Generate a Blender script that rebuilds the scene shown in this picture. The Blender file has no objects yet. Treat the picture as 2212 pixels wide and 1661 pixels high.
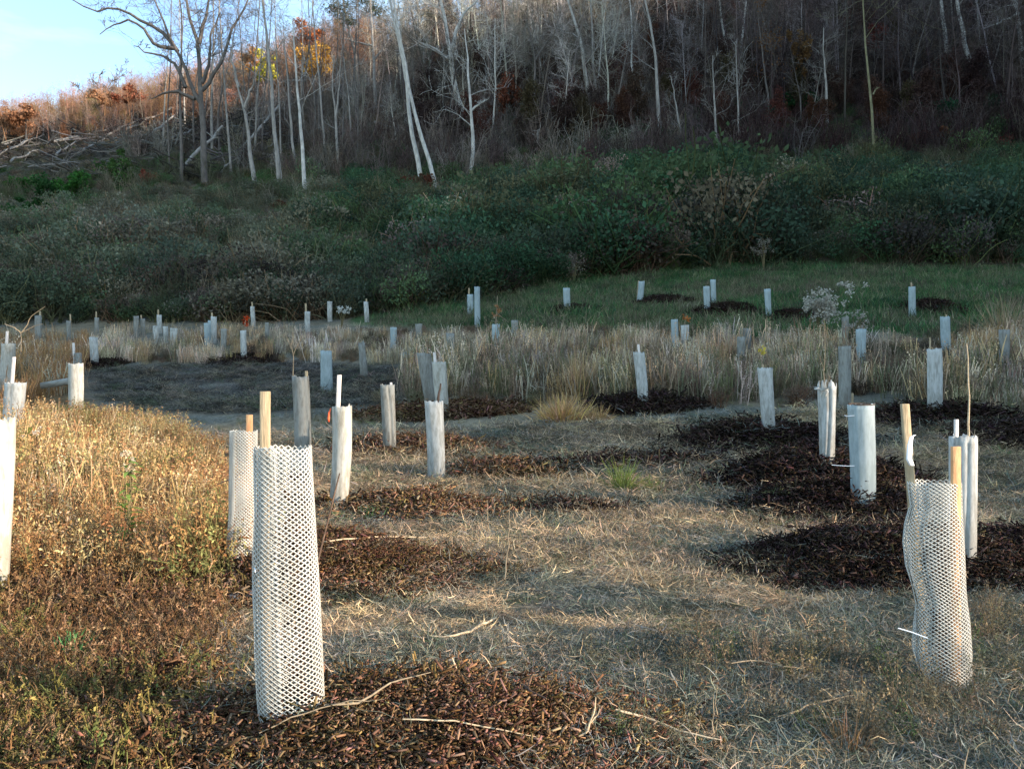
import bpy, math, random
import numpy as np
from mathutils import Vector

# ------------------------------------------------------------------ camera, light, exposure
rng = np.random.default_rng(11)
random.seed(11)
SC = bpy.context.scene
COL = SC.collection
F, CX, CY, EYE = 1750.0, 1106.0, 830.5, 1.5      # survey of the photograph: focal length in its pixels, centre, eye height

cam_d = bpy.data.cameras.new("camera")
cam_d.sensor_width = 36.0
cam_d.lens = 36.0 * F / 2212.0
cam_d.clip_start = 0.1
cam_d.clip_end = 1500.0
cam = bpy.data.objects.new("camera", cam_d)
cam.location = (0, 0, EYE)
cam.rotation_euler = (math.radians(90), 0, 0)
COL.objects.link(cam)
SC.camera = cam

SUN_AZ = math.radians(66)      # measured from straight behind the camera towards the right
SUN_EL = math.radians(14)
to_sun = Vector((math.sin(SUN_AZ) * math.cos(SUN_EL), -math.cos(SUN_AZ) * math.cos(SUN_EL), math.sin(SUN_EL)))
sun_d = bpy.data.lights.new("sun", 'SUN')
sun_d.energy = 4.1
sun_d.angle = math.radians(0.5)
sun_d.color = (1.0, 0.84, 0.67)
sun = bpy.data.objects.new("sun", sun_d)
sun.rotation_euler = to_sun.to_track_quat('Z', 'Y').to_euler()
sun.location = (60, -40, 60)
COL.objects.link(sun)

world = bpy.data.worlds.new("World")
SC.world = world
world.use_nodes = True
wn, wl = world.node_tree.nodes, world.node_tree.links
wn.clear()
w_out = wn.new('ShaderNodeOutputWorld')
w_bg = wn.new('ShaderNodeBackground')
w_bg.inputs['Strength'].default_value = 0.15
sky = wn.new('ShaderNodeTexSky')
sky.sky_type = 'NISHITA'
sky.sun_disc = False
sky.sun_elevation = SUN_EL
sky.sun_rotation = math.atan2(to_sun.x, to_sun.y)
sky.air_density = 1.0
sky.dust_density = 0.25
sky.ozone_density = 2.2
tc = wn.new('ShaderNodeTexCoord')
mp = wn.new('ShaderNodeMapping')
mp.inputs['Scale'].default_value = (1.3, 1.3, 5.0)
mp.inputs['Location'].default_value = (0.35, 0.1, 0.0)
nz = wn.new('ShaderNodeTexNoise')
nz.inputs['Scale'].default_value = 2.2
nz.inputs['Detail'].default_value = 7
nz.inputs['Roughness'].default_value = 0.55
cr = wn.new('ShaderNodeValToRGB')
cr.color_ramp.elements[0].position = 0.40
cr.color_ramp.elements[1].position = 0.66
mxw = wn.new('ShaderNodeMix')
mxw.data_type = 'RGBA'
mxw.inputs['B'].default_value = (3.6, 4.9, 5.4, 1)
wl.new(tc.outputs['Generated'], mp.inputs['Vector'])
wl.new(mp.outputs['Vector'], nz.inputs['Vector'])
wl.new(nz.outputs['Fac'], cr.inputs['Fac'])
sc_ = wn.new('ShaderNodeMath'); sc_.operation = 'MULTIPLY'; sc_.inputs[1].default_value = 0.5
wl.new(cr.outputs['Color'], sc_.inputs[0])
wl.new(sc_.outputs[0], mxw.inputs['Factor'])
wl.new(sky.outputs['Color'], mxw.inputs['A'])
wl.new(mxw.outputs['Result'], w_bg.inputs['Color'])
wl.new(w_bg.outputs['Background'], w_out.inputs['Surface'])

SC.view_settings.view_transform = 'Standard'
SC.view_settings.look = 'None'
SC.view_settings.exposure = 1.7
SC.view_settings.gamma = 1.0
SC.view_settings.use_curve_mapping = False
SC.render.engine = 'CYCLES'
SC.cycles.max_bounces = 6
SC.cycles.diffuse_bounces = 3
SC.cycles.transmission_bounces = 4
SC.cycles.transparent_max_bounces = 4

# ------------------------------------------------------------------ noise and terrain
_perm = np.random.default_rng(5).random((256, 256))
def vnoise(x, y):
    x = np.asarray(x, float); y = np.asarray(y, float)
    xi = np.floor(x).astype(int); yi = np.floor(y).astype(int)
    fx = x - xi; fy = y - yi
    fx = fx * fx * (3 - 2 * fx); fy = fy * fy * (3 - 2 * fy)
    a = _perm[xi & 255, yi & 255]; b = _perm[(xi + 1) & 255, yi & 255]
    c = _perm[xi & 255, (yi + 1) & 255]; d = _perm[(xi + 1) & 255, (yi + 1) & 255]
    return (a * (1 - fx) + b * fx) * (1 - fy) + (c * (1 - fx) + d * fx) * fy
def fbm(x, y, o=4):
    s = 0; a = 0.5; t = 0
    for k in range(o):
        s = s + a * vnoise(x * 2 ** k + 17.3 * k, y * 2 ** k + 5.1 * k); t += a; a *= 0.5
    return s / t
def sstep(a, b, x):
    t = np.clip((np.asarray(x, float) - a) / (b - a), 0, 1)
    return t * t * (3 - 2 * t)

TD = np.array([0, 10, 14, 18, 22, 27, 34, 40, 46, 55, 65, 80, 100, 125, 150, 200, 320])
TP = np.array([0, 400, 700, 1100, 1500, 1900, 2212])
TZ = np.array([
    [0, 0, .1, .3, .6, 1.1, 2.1, 3.3, 4.9, 8.1, 12.7, 19.4, 27.8, 38.0, 47.8, 50, 40],
    [0, 0, .15, .4, .8, 1.3, 2.5, 3.8, 5.2, 8.7, 13.4, 20.3, 30.7, 43.0, 53.4, 55, 42],
    [0, 0, .2, .5, 1., 1.6, 2.8, 4.2, 5.3, 9.0, 13.8, 21.2, 32.4, 47.3, 61.5, 63, 50],
    [0, 0, .2, .7, 1.3, 2.1, 3.6, 4.9, 6.2, 9.0, 14.2, 22.5, 35.2, 52.2, 70.0, 72, 60],
    [0, 0, .35, .9, 1.6, 2.6, 4.2, 5.4, 6.7, 9.2, 14.5, 23.5, 36.4, 54.4, 73.5, 76, 64],
    [0, 0, .5, 1.1, 1.8, 2.9, 4.4, 5.9, 7.2, 9.5, 14.9, 24.0, 37.0, 56.5, 77.8, 82, 70],
    [0, 0, .6, 1.2, 1.9, 2.7, 4.3, 5.9, 7.3, 9.5, 14.9, 24.0, 37.0, 56.5, 77.8, 82, 70]])
_dg = np.linspace(0, 320, 641)
_pg = np.linspace(-200, 2400, 131)
_tab = np.array([np.interp(_dg, TD, r) for r in TZ])
_tab = np.array([[np.interp(p, TP, _tab[:, j]) for j in range(_dg.size)] for p in _pg])
_k = np.exp(-0.5 * (np.arange(-4, 5) / 1.8) ** 2); _k /= _k.sum()
_pad = np.pad(_tab, ((0, 0), (4, 4)), mode='edge')
_tab = np.array([np.convolve(r, _k, 'valid') for r in _pad])
_kp = np.exp(-0.5 * (np.arange(-8, 9) / 4.0) ** 2); _kp /= _kp.sum()
_pad = np.pad(_tab, ((8, 8), (0, 0)), mode='edge')
_tab = np.array([np.convolve(_pad[:, j], _kp, 'valid') for j in range(_dg.size)]).T
def Hgt(x, y, fine=True):
    x = np.asarray(x, float); y = np.asarray(y, float)
    yc = np.clip(y, 0.0, 319.0)
    u = x / np.maximum(yc, 4.0)
    p = np.clip(CX + u * F, -199, 2399)
    pi = (p + 200) / 20.0; di = yc / 0.5
    i0 = np.clip(pi.astype(int), 0, 129); j0 = np.clip(di.astype(int), 0, 639)
    fi = pi - i0; fj = di - j0
    z = (_tab[i0, j0] * (1 - fi) + _tab[i0 + 1, j0] * fi) * (1 - fj) + (_tab[i0, j0 + 1] * (1 - fi) + _tab[i0 + 1, j0 + 1] * fi) * fj
    # rough ground
    z = z + 0.16 * (fbm(x * 0.35, y * 0.35, 3) - 0.5) * sstep(6, 14, y) + 0.07 * (fbm(x * 0.9 + 9, y * 0.9, 3) - 0.5)
    if fine:
        z = z + 0.035 * (fbm(x * 4, y * 4, 3) - 0.5)
    z = z + sstep(50, 75, y) * 1.8 * (fbm(x * 0.09, y * 0.09, 3) - 0.5)
    z = z - 0.05 * np.exp(-((x - 2.1 - 0.25 * (y - 6)) / 0.22) ** 2) * sstep(3.4, 5, y) * sstep(13, 9, y)      # wheel ruts
    z = z - 0.05 * np.exp(-((x - 0.6 - 0.25 * (y - 6)) / 0.22) ** 2) * sstep(3.4, 5, y) * sstep(13, 9, y)
    sm = np.exp(-((y - 26.5) / 6.0) ** 2) * np.exp(-((x + 9) / 8.5) ** 4)
    z = z + sm * (.16 * (fbm(x * .35 + 3, y * 2.0, 3) - .5) + .08 * (fbm(x * 2, y * 3, 2) - .5))     # ploughed strip
    # unseen spur added on the right, shaped to shade hill and field
    sp = np.interp(y, [-62, -38, -29, -22, -15, -5, 20, 40, 62], [0.0, 3, 13, 26, 38, 58, 68, 72, 75]) * sstep(48, 92, x) * sstep(150, 110, y)
    sp = sp * sstep(0, 24, x - 0.68 * np.maximum(y, 0) - 4)
    return np.maximum(z, sp) if sp.ndim else max(float(z), float(sp))

def px_of(x, y, z):
    return CX + F * x / y, CY - F * (z - EYE) / y
_md = np.concatenate([np.arange(2.2, 30, 0.05), np.arange(30, 230, 0.2)])
def hit(px, py):
    u = (px - CX) / F; v = (CY - py) / F
    g = Hgt(u * _md, _md, False)
    below = np.nonzero(EYE + v * _md <= g)[0]
    i = below[0] if len(below) else len(_md) - 1
    d = _md[i]
    return u * d, d, float(g[i])

# ------------------------------------------------------------------ materials
def new_mat(name):
    m = bpy.data.materials.new(name); m.use_nodes = True
    n, l = m.node_tree.nodes, m.node_tree.links
    n.clear()
    o = n.new('ShaderNodeOutputMaterial')
    return m, n, l, o
def simple_mat(name, c1, c2, scale=8, rough=0.85, bump=0.3, stretch=(1, 1, 1), spec=0.2, detail=6, dist=0.02):
    m, n, l, o = new_mat(name)
    b = n.new('ShaderNodeBsdfPrincipled'); b.inputs['Roughness'].default_value = rough
    b.inputs['Specular IOR Level'].default_value = spec
    t = n.new('ShaderNodeTexCoord'); mp = n.new('ShaderNodeMapping'); mp.inputs['Scale'].default_value = stretch
    z = n.new('ShaderNodeTexNoise'); z.inputs['Scale'].default_value = scale; z.inputs['Detail'].default_value = detail
    z.inputs['Roughness'].default_value = 0.65
    r = n.new('ShaderNodeValToRGB'); r.color_ramp.elements[0].position = 0.3; r.color_ramp.elements[1].position = 0.7
    r.color_ramp.elements[0].color = (*c1, 1); r.color_ramp.elements[1].color = (*c2, 1)
    bp = n.new('ShaderNodeBump'); bp.inputs['Strength'].default_value = bump; bp.inputs['Distance'].default_value = dist
    l.new(t.outputs['Object'], mp.inputs['Vector']); l.new(mp.outputs['Vector'], z.inputs['Vector'])
    l.new(z.outputs['Fac'], r.inputs['Fac']); l.new(r.outputs['Color'], b.inputs['Base Color'])
    l.new(z.outputs['Fac'], bp.inputs['Height']); l.new(bp.outputs['Normal'], b.inputs['Normal'])
    l.new(b.outputs[0], o.inputs['Surface'])
    return m
def plant_mat(name, fixed=None, transl=0.3):
    """colour = per-instance tint (or a fixed colour) x per-face variation"""
    m, n, l, o = new_mat(name)
    if fixed is None:
        a = n.new('ShaderNodeAttribute'); a.attribute_type = 'INSTANCER'; a.attribute_name = 'tint'; base = a.outputs['Color']
    else:
        a = n.new('ShaderNodeRGB'); a.outputs[0].default_value = (*fixed, 1); base = a.outputs[0]
    v = n.new('ShaderNodeAttribute'); v.attribute_type = 'GEOMETRY'; v.attribute_name = 'shade'
    mu = n.new('ShaderNodeMix'); mu.data_type = 'RGBA'; mu.blend_type = 'MULTIPLY'; mu.inputs['Factor'].default_value = 1
    l.new(base, mu.inputs['A']); l.new(v.outputs['Color'], mu.inputs['B'])
    d = n.new('ShaderNodeBsdfDiffuse'); t = n.new('ShaderNodeBsdfTranslucent'); x = n.new('ShaderNodeMixShader')
    x.inputs['Fac'].default_value = transl
    l.new(mu.outputs['Result'], d.inputs['Color']); l.new(mu.outputs['Result'], t.inputs['Color'])
    l.new(d.outputs[0], x.inputs[1]); l.new(t.outputs[0], x.inputs[2]); l.new(x.outputs[0], o.inputs['Surface'])
    return m
M_TINT = plant_mat('dried_plant_tinted')
M_BARK_T = plant_mat('bark_tinted', transl=0.0)
def ground_mat():
    m, n, l, o = new_mat('earth_and_litter')
    b = n.new('ShaderNodeBsdfPrincipled'); b.inputs['Roughness'].default_value = 0.95; b.inputs['Specular IOR Level'].default_value = 0.1
    a = n.new('ShaderNodeAttribute'); a.attribute_name = 'col'
    t = n.new('ShaderNodeTexCoord')
    z1 = n.new('ShaderNodeTexNoise'); z1.inputs['Scale'].default_value = 14; z1.inputs['Detail'].default_value = 8; z1.inputs['Roughness'].default_value = 0.7
    z2 = n.new('ShaderNodeTexNoise'); z2.inputs['Scale'].default_value = 1.6; z2.inputs['Detail'].default_value = 5
    l.new(t.outputs['Object'], z1.inputs['Vector']); l.new(t.outputs['Object'], z2.inputs['Vector'])
    r1 = n.new('ShaderNodeMapRange'); r1.inputs['From Min'].default_value = .3; r1.inputs['From Max'].default_value = .7; r1.inputs['To Min'].default_value = .35; r1.inputs['To Max'].default_value = 1.55
    r2 = n.new('ShaderNodeMapRange'); r2.inputs['From Min'].default_value = .3; r2.inputs['From Max'].default_value = .7; r2.inputs['To Min'].default_value = .7; r2.inputs['To Max'].default_value = 1.25
    l.new(z1.outputs['Fac'], r1.inputs['Value']); l.new(z2.outputs['Fac'], r2.inputs['Value'])
    mm = n.new('ShaderNodeMath'); mm.operation = 'MULTIPLY'; l.new(r1.outputs[0], mm.inputs[0]); l.new(r2.outputs[0], mm.inputs[1])
    vm = n.new('ShaderNodeVectorMath'); vm.operation = 'SCALE'; l.new(a.outputs['Color'], vm.inputs[0]); l.new(mm.outputs[0], vm.inputs['Scale'])
    l.new(vm.outputs[0], b.inputs['Base Color'])
    bp = n.new('ShaderNodeBump'); bp.inputs['Strength'].default_value = 0.9; bp.inputs['Distance'].default_value = 0.04
    l.new(z1.outputs['Fac'], bp.inputs['Height']); l.new(bp.outputs['Normal'], b.inputs['Normal'])
    l.new(b.outputs[0], o.inputs['Surface'])
    return m
M_GROUND = ground_mat()
def tube_mat(name, col, stain=(0.30, 0.27, 0.20), dirt=0.5, tl=0.28, spec=0.3):
    m, n, l, o = new_mat(name)
    t = n.new('ShaderNodeTexCoord'); mp = n.new('ShaderNodeMapping'); mp.inputs['Scale'].default_value = (1, 1, .22)
    oi = n.new('ShaderNodeObjectInfo'); ad = n.new('ShaderNodeVectorMath'); ad.operation = 'ADD'
    l.new(t.outputs['Object'], mp.inputs['Vector']); l.new(mp.outputs['Vector'], ad.inputs[0]); l.new(oi.outputs['Location'], ad.inputs[1])
    z = n.new('ShaderNodeTexNoise'); z.inputs['Scale'].default_value = 26; z.inputs['Detail'].default_value = 7; z.inputs['Roughness'].default_value = .7
    l.new(ad.outputs[0], z.inputs['Vector'])
    z2 = n.new('ShaderNodeTexNoise'); z2.inputs['Scale'].default_value = 9; z2.inputs['Detail'].default_value = 6
    l.new(ad.outputs[0], z2.inputs['Vector'])
    sx = n.new('ShaderNodeSeparateXYZ'); l.new(t.outputs['Object'], sx.inputs[0])
    lo = n.new('ShaderNodeMapRange'); lo.inputs['From Min'].default_value = 0.0; lo.inputs['From Max'].default_value = 0.55; lo.inputs['To Min'].default_value = 0.22; lo.inputs['To Max'].default_value = 0.0
    l.new(sx.outputs['Z'], lo.inputs['Value'])
    s = n.new('ShaderNodeMath'); s.operation = 'ADD'; l.new(z.outputs['Fac'], s.inputs[0]); l.new(lo.outputs[0], s.inputs[1])
    s2 = n.new('ShaderNodeMath'); s2.operation = 'MULTIPLY_ADD'; l.new(z2.outputs['Fac'], s2.inputs[0]); s2.inputs[1].default_value = .5; l.new(s.outputs[0], s2.inputs[2])
    r = n.new('ShaderNodeMapRange'); r.inputs['From Min'].default_value = .68; r.inputs['From Max'].default_value = .90; r.inputs['To Min'].default_value = 0; r.inputs['To Max'].default_value = dirt
    l.new(s2.outputs[0], r.inputs['Value'])
    mx = n.new('ShaderNodeMix'); mx.data_type = 'RGBA'; mx.inputs['A'].default_value = (*col, 1); mx.inputs['B'].default_value = (*stain, 1)
    l.new(r.outputs[0], mx.inputs['Factor'])
    b = n.new('ShaderNodeBsdfPrincipled'); b.inputs['Roughness'].default_value = .55; b.inputs['Specular IOR Level'].default_value = spec
    l.new(mx.outputs['Result'], b.inputs['Base Color'])
    bp = n.new('ShaderNodeBump'); bp.inputs['Strength'].default_value = .25; bp.inputs['Distance'].default_value = .01
    l.new(z2.outputs['Fac'], bp.inputs['Height']); l.new(bp.outputs['Normal'], b.inputs['Normal'])
    tr = n.new('ShaderNodeBsdfTranslucent'); l.new(mx.outputs['Result'], tr.inputs['Color'])
    x = n.new('ShaderNodeMixShader'); x.inputs['Fac'].default_value = tl
    l.new(b.outputs[0], x.inputs[1]); l.new(tr.outputs[0], x.inputs[2]); l.new(x.outputs[0], o.inputs['Surface'])
    return m
TM = {'w': tube_mat('white_tube_plastic', (.60, .60, .57), stain=(.20, .18, .14), dirt=.6),
      'c': tube_mat('cream_tube_plastic', (.58, .56, .50), stain=(.24, .20, .13), dirt=.6),
      'b': tube_mat('pale_blue_tube_plastic', (.43, .50, .51), stain=(.20, .25, .25)),
      'g': tube_mat('weathered_grey_tube_plastic', (.34, .34, .31), stain=(.16, .14, .11), dirt=.7),
      'n': tube_mat('white_netting_plastic', (.60, .59, .54), stain=(.25, .21, .15), dirt=.35, tl=.1)}
M_STAKE = simple_mat('pale_stake_timber', (.22, .16, .09), (.50, .39, .25), 14, .8, .4, (6, 6, .6))
M_STAKE2 = simple_mat('orange_stained_stake_timber', (.48, .20, .09), (.62, .40, .20), 9, .8, .4, (3, 3, .8))
M_STAKEW = simple_mat('whitened_stake_timber', (.55, .46, .40), (.72, .66, .60), 12, .7, .3, (6, 6, .6))
M_STICK = simple_mat('peeled_pale_wood', (.36, .25, .15), (.62, .50, .34), 20, .8, .4, (1, 1, 3))
M_STICKD = simple_mat('dark_bark_stick', (.06, .04, .03), (.16, .10, .07), 25, .85, .5)
M_STICKG = simple_mat('grey_brown_twig', (.16, .12, .08), (.34, .27, .18), 25, .85, .5)
M_TIE = simple_mat('white_nylon', (.70, .74, .80), (.80, .84, .88), 5, .4, .05)
M_TAG = simple_mat('red_flagging_tape', (.70, .09, .03), (.80, .16, .06), 5, .6, .1)
M_BARKS = {'w': simple_mat('white_birch_bark', (.26, .24, .22), (.62, .59, .54), 3.0, .8, .3, (1, 1, .5)),
           'p': simple_mat('pale_grey_bark', (.15, .14, .125), (.36, .33, .30), 3.0, .85, .4, (1, 1, .4)),
           'd': simple_mat('dark_grey_bark', (.07, .06, .055), (.17, .15, .135), 3.0, .9, .4, (1, 1, .4)),
           'y': simple_mat('yellowish_bark', (.10, .09, .05), (.26, .24, .14), 3.0, .85, .4, (1, 1, .4))}
M_LOG = simple_mat('weathered_log_grey', (.11, .10, .095), (.30, .28, .255), 3, .9, .4)
M_ROCK = simple_mat('slate_grey_stone', (.07, .08, .10), (.24, .26, .29), 12, .8, .6)

# ------------------------------------------------------------------ mesh helpers
class MB:
    def __init__(self): self.v = []; self.f = []; self.s = []; self.n = 0
    def add(self, verts, faces, shade=1.0):
        verts = np.asarray(verts, float).reshape(-1, 3); faces = np.asarray(faces, int)
        self.v.append(verts); self.f.append(faces + self.n)
        sh = np.broadcast_to(np.asarray(shade, float), (len(faces),) if np.ndim(shade) < 2 else (len(faces), 3))
        self.s.append(np.repeat(sh[:, None], 3, 1) if sh.ndim == 1 else sh)
        self.n += len(verts)
    def mesh(self, name, mat, smooth=False):
        me = bpy.data.meshes.new(name)
        if not self.v: return me
        V = np.concatenate(self.v)
        nf = sum(len(f) for f in self.f)
        loops = np.concatenate([f.ravel() for f in self.f])
        tot = np.concatenate([np.full(len(f), f.shape[1]) for f in self.f])
        start = np.concatenate([[0], np.cumsum(tot)[:-1]])
        me.vertices.add(len(V)); me.vertices.foreach_set('co', V.ravel())
        me.loops.add(len(loops)); me.loops.foreach_set('vertex_index', loops)
        me.polygons.add(nf); me.polygons.foreach_set('loop_start', start); me.polygons.foreach_set('loop_total', tot)
        me.update(calc_edges=True)
        S = np.concatenate(self.s)
        a = me.attributes.new('shade', 'FLOAT_COLOR', 'FACE')
        a.data.foreach_set('color', np.concatenate([S, np.ones((nf, 1))], 1).ravel())
        if smooth: me.polygons.foreach_set('use_smooth', np.ones(nf, bool))
        for m in (mat if isinstance(mat, (list, tuple)) else [mat]): me.materials.append(m)
        return me
    def obj(self, name, mat, parent=None, smooth=False, loc=None):
        me = self.mesh(name, mat, smooth)
        o = bpy.data.objects.new(name, me); COL.objects.link(o)
        if loc is not None: o.location = loc
        if parent is not None: o.parent = parent
        return o
def norm(v): return v / np.maximum(np.linalg.norm(v, axis=-1, keepdims=True), 1e-9)
def tube(mb, P, R, sides=6, cap=True, shade=1.0):
    P = np.asarray(P, float); R = np.broadcast_to(np.asarray(R, float), (len(P),))
    T = norm(np.gradient(P, axis=0))
    ref = np.array([0.31, 0.95, 0.05]) if abs(T[0, 2]) > 0.6 else np.array([0, 0.1, 1.0])
    A = norm(np.cross(T, ref)); B = np.cross(T, A)
    th = np.linspace(0, 2 * math.pi, sides, endpoint=False)
    V = P[:, None] + R[:, None, None] * (np.cos(th)[None, :, None] * A[:, None] + np.sin(th)[None, :, None] * B[:, None])
    k = len(P); i = np.arange(k - 1)[:, None] * sides; j = np.arange(sides)[None]; j2 = (j + 1) % sides
    Fq = np.stack([i + j, i + j2, i + sides + j2, i + sides + j], -1).reshape(-1, 4)
    mb.add(V.reshape(-1, 3), Fq, shade)
    if cap:
        mb.add(V[0], [np.arange(sides)[::-1]], shade); mb.add(V[-1], [np.arange(sides)], shade)
def ribbon(mb, P, Wd, side, shade=1.0):
    P = np.asarray(P, float); k = len(P); Wd = np.broadcast_to(np.asarray(Wd, float), (k,))
    V = np.stack([P - side * Wd[:, None] / 2, P + side * Wd[:, None] / 2], 1).reshape(-1, 3)
    i = np.arange(k - 1) * 2
    mb.add(V, np.stack([i, i + 1, i + 3, i + 2], -1), shade)
def leaves(mb, C, size, r=None, shade=None, aspect=0.55, up=0.0):
    """diamond leaves with random facing, centred at C"""
    r = r or rng
    n = len(C); size = np.broadcast_to(size, (n,))
    d = r.normal(size=(n, 3)); d[:, 2] += up; d = norm(d); e = norm(np.cross(d, r.normal(size=(n, 3))))
    V = np.stack([C - d * size[:, None] / 2, C + e * (size * aspect)[:, None] / 2, C + d * size[:, None] / 2, C - e * (size * aspect)[:, None] / 2], 1)
    if shade is None: shade = r.uniform(.6, 1.4, n)
    mb.add(V.reshape(-1, 3), np.arange(4 * n).reshape(-1, 4), shade)
def box(mb, cx, cy, z0, z1, wx, wy, lean=(0, 0), shade=1.0, taper=1.0):
    V = []
    for z, k in ((z0, 1), (z1, taper)):
        t = (z - z0)
        for sx, sy in ((-1, -1), (1, -1), (1, 1), (-1, 1)):
            V.append((cx + sx * wx / 2 * k + lean[0] * t, cy + sy * wy / 2 * k + lean[1] * t, z))
    mb.add(V, [(0, 3, 2, 1), (4, 5, 6, 7), (0, 1, 5, 4), (1, 2, 6, 5), (2, 3, 7, 6), (3, 0, 4, 7)], shade)
def tag(o, label=None, cat=None, group=None, kind=None):
    if label: o['label'] = label
    if cat: o['category'] = cat
    if group: o['group'] = group
    if kind: o['kind'] = kind
    return o
def empty(name, loc, label, cat, group=None, rz=0):
    o = bpy.data.objects.new(name, None); o.empty_display_size = .2; COL.objects.link(o)
    o.location = loc; o.rotation_euler = (0, 0, rz)
    return tag(o, label, cat, group)

# scatter by geometry nodes (only for what nobody could count)
def make_scatter_group():
    g = bpy.data.node_groups.new('scatter', 'GeometryNodeTree')
    g.interface.new_socket('Geometry', in_out='INPUT', socket_type='NodeSocketGeometry')
    g.interface.new_socket('Collection', in_out='INPUT', socket_type='NodeSocketCollection')
    g.interface.new_socket('Geometry', in_out='OUTPUT', socket_type='NodeSocketGeometry')
    n, l = g.nodes, g.links
    gi = n.new('NodeGroupInput'); go = n.new('NodeGroupOutput')
    ci = n.new('GeometryNodeCollectionInfo'); ci.inputs['Separate Children'].default_value = True; ci.inputs['Reset Children'].default_value = True
    ip = n.new('GeometryNodeInstanceOnPoints'); ip.inputs['Pick Instance'].default_value = True
    def na(name, t):
        a = n.new('GeometryNodeInputNamedAttribute'); a.data_type = t; a.inputs['Name'].default_value = name
        return [s for s in a.outputs if s.enabled and s.name == 'Attribute'][0]
    er = n.new('FunctionNodeEulerToRotation')
    l.new(gi.outputs['Geometry'], ip.inputs['Points']); l.new(gi.outputs['Collection'], ci.inputs['Collection'])
    l.new(ci.outputs['Instances'], ip.inputs['Instance'])
    l.new(na('pick', 'INT'), ip.inputs['Instance Index'])
    l.new(na('rot', 'FLOAT_VECTOR'), er.inputs[0]); l.new(er.outputs[0], ip.inputs['Rotation'])
    l.new(na('scl', 'FLOAT_VECTOR'), ip.inputs['Scale'])
    l.new(ip.outputs['Instances'], go.inputs['Geometry'])
    return g
SG = make_scatter_group()
def proto_collection(name, meshes):
    c = bpy.data.collections.new(name)
    for i, me in enumerate(meshes):
        c.objects.link(bpy.data.objects.new('%s_%02d' % (name, i), me))
    return c
def scatter(name, P, col, tint, coll, nproto, scale, label, tilt=0.12, parent=None, zs=None, cat=None):
    n = len(P)
    me = bpy.data.meshes.new(name); me.vertices.add(n); me.vertices.foreach_set('co', np.asarray(P, float).ravel())
    R = np.stack([rng.normal(0, tilt, n), rng.normal(0, tilt, n), rng.uniform(0, 6.283, n)], 1)
    S = np.repeat(np.asarray(scale, float)[:, None], 3, 1)
    if zs is not None: S[:, 2] *= zs
    for nm, ty, arr in (('rot', 'FLOAT_VECTOR', R), ('scl', 'FLOAT_VECTOR', S), ('tint', 'FLOAT_VECTOR', np.clip(tint, .002, .9))):
        a = me.attributes.new(nm, ty, 'POINT'); a.data.foreach_set('vector', np.asarray(arr, float).ravel())
    a = me.attributes.new('pick', 'INT', 'POINT'); a.data.foreach_set('value', rng.integers(0, nproto, n).astype(np.int32))
    o = bpy.data.objects.new(name, me); COL.objects.link(o)
    m = o.modifiers.new('scatter', 'NODES'); m.node_group = SG
    for it in SG.interface.items_tree:
        if it.name == 'Collection': m[it.identifier] = coll
    tag(o, label, None, None, 'stuff')
    if parent is not None: o.parent = parent
    return o
def vary(base, n, amt=0.25, hue=0.08):
    base = np.asarray(base, float)
    b = np.broadcast_to(base, (n, 3)) * rng.uniform(1 - amt, 1 + amt, (n, 1))
    return b * rng.uniform(1 - hue, 1 + hue, (n, 3))
def pick_col(pal, w, n):
    pal = np.asarray(pal, float); w = np.asarray(w, float); w = w / w.sum()
    return vary(pal[rng.choice(len(pal), n, p=w)], n)

# ------------------------------------------------------------------ ground sheet
def warp(a, b, c, A, n):
    s = np.linspace(math.asinh((a - c) / A), math.asinh((b - c) / A), n)
    return c + A * np.sinh(s)
def thicket_edge(px): return np.interp(px, [0, 500, 760, 900, 1050, 1200, 1400, 1600, 1800, 2212], [700, 698, 690, 672, 645, 612, 590, 566, 572, 578])
def edge_noise(px, py, s=1 / 60.0, a=30): return a * (fbm(px * s, py * s * 3, 3) - 0.5) * 2
def m_soil(px, py):      # bare dark soil on the left beyond the weeds
    e = edge_noise(px, py, 1 / 90., 14)
    top = np.interp(px, [180, 300, 600, 870], [800, 792, 786, 788]); bot = np.interp(px, [180, 260, 500, 870], [850, 880, 893, 868])
    return sstep(-8, 8, py - top + e * .5) * sstep(-10, 10, bot - py + e) * sstep(170, 230, px + e) * sstep(900, 840, px + e)
def m_green(px, py):
    e = edge_noise(px, py, 1 / 120., 16)
    lo = np.interp(px, [760, 900, 1100, 1500, 1800, 2000, 2212], [700, 716, 722, 728, 730, 725, 722])
    hi = thicket_edge(px) - 8
    return sstep(-8, 14, lo - py + e) * sstep(-6, 14, py - hi + e * .5) * sstep(760, 860, px)
def m_weeds(px, py):     # left bank of rust coloured weeds
    e = edge_noise(px, py, 1 / 80., 40)
    r = np.interp(py, [800, 900, 960, 1100, 1250, 1700], [130, 230, 400, 520, 470, 430])
    return sstep(-20, 30, r - px + e) * sstep(820, 870, py)
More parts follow.
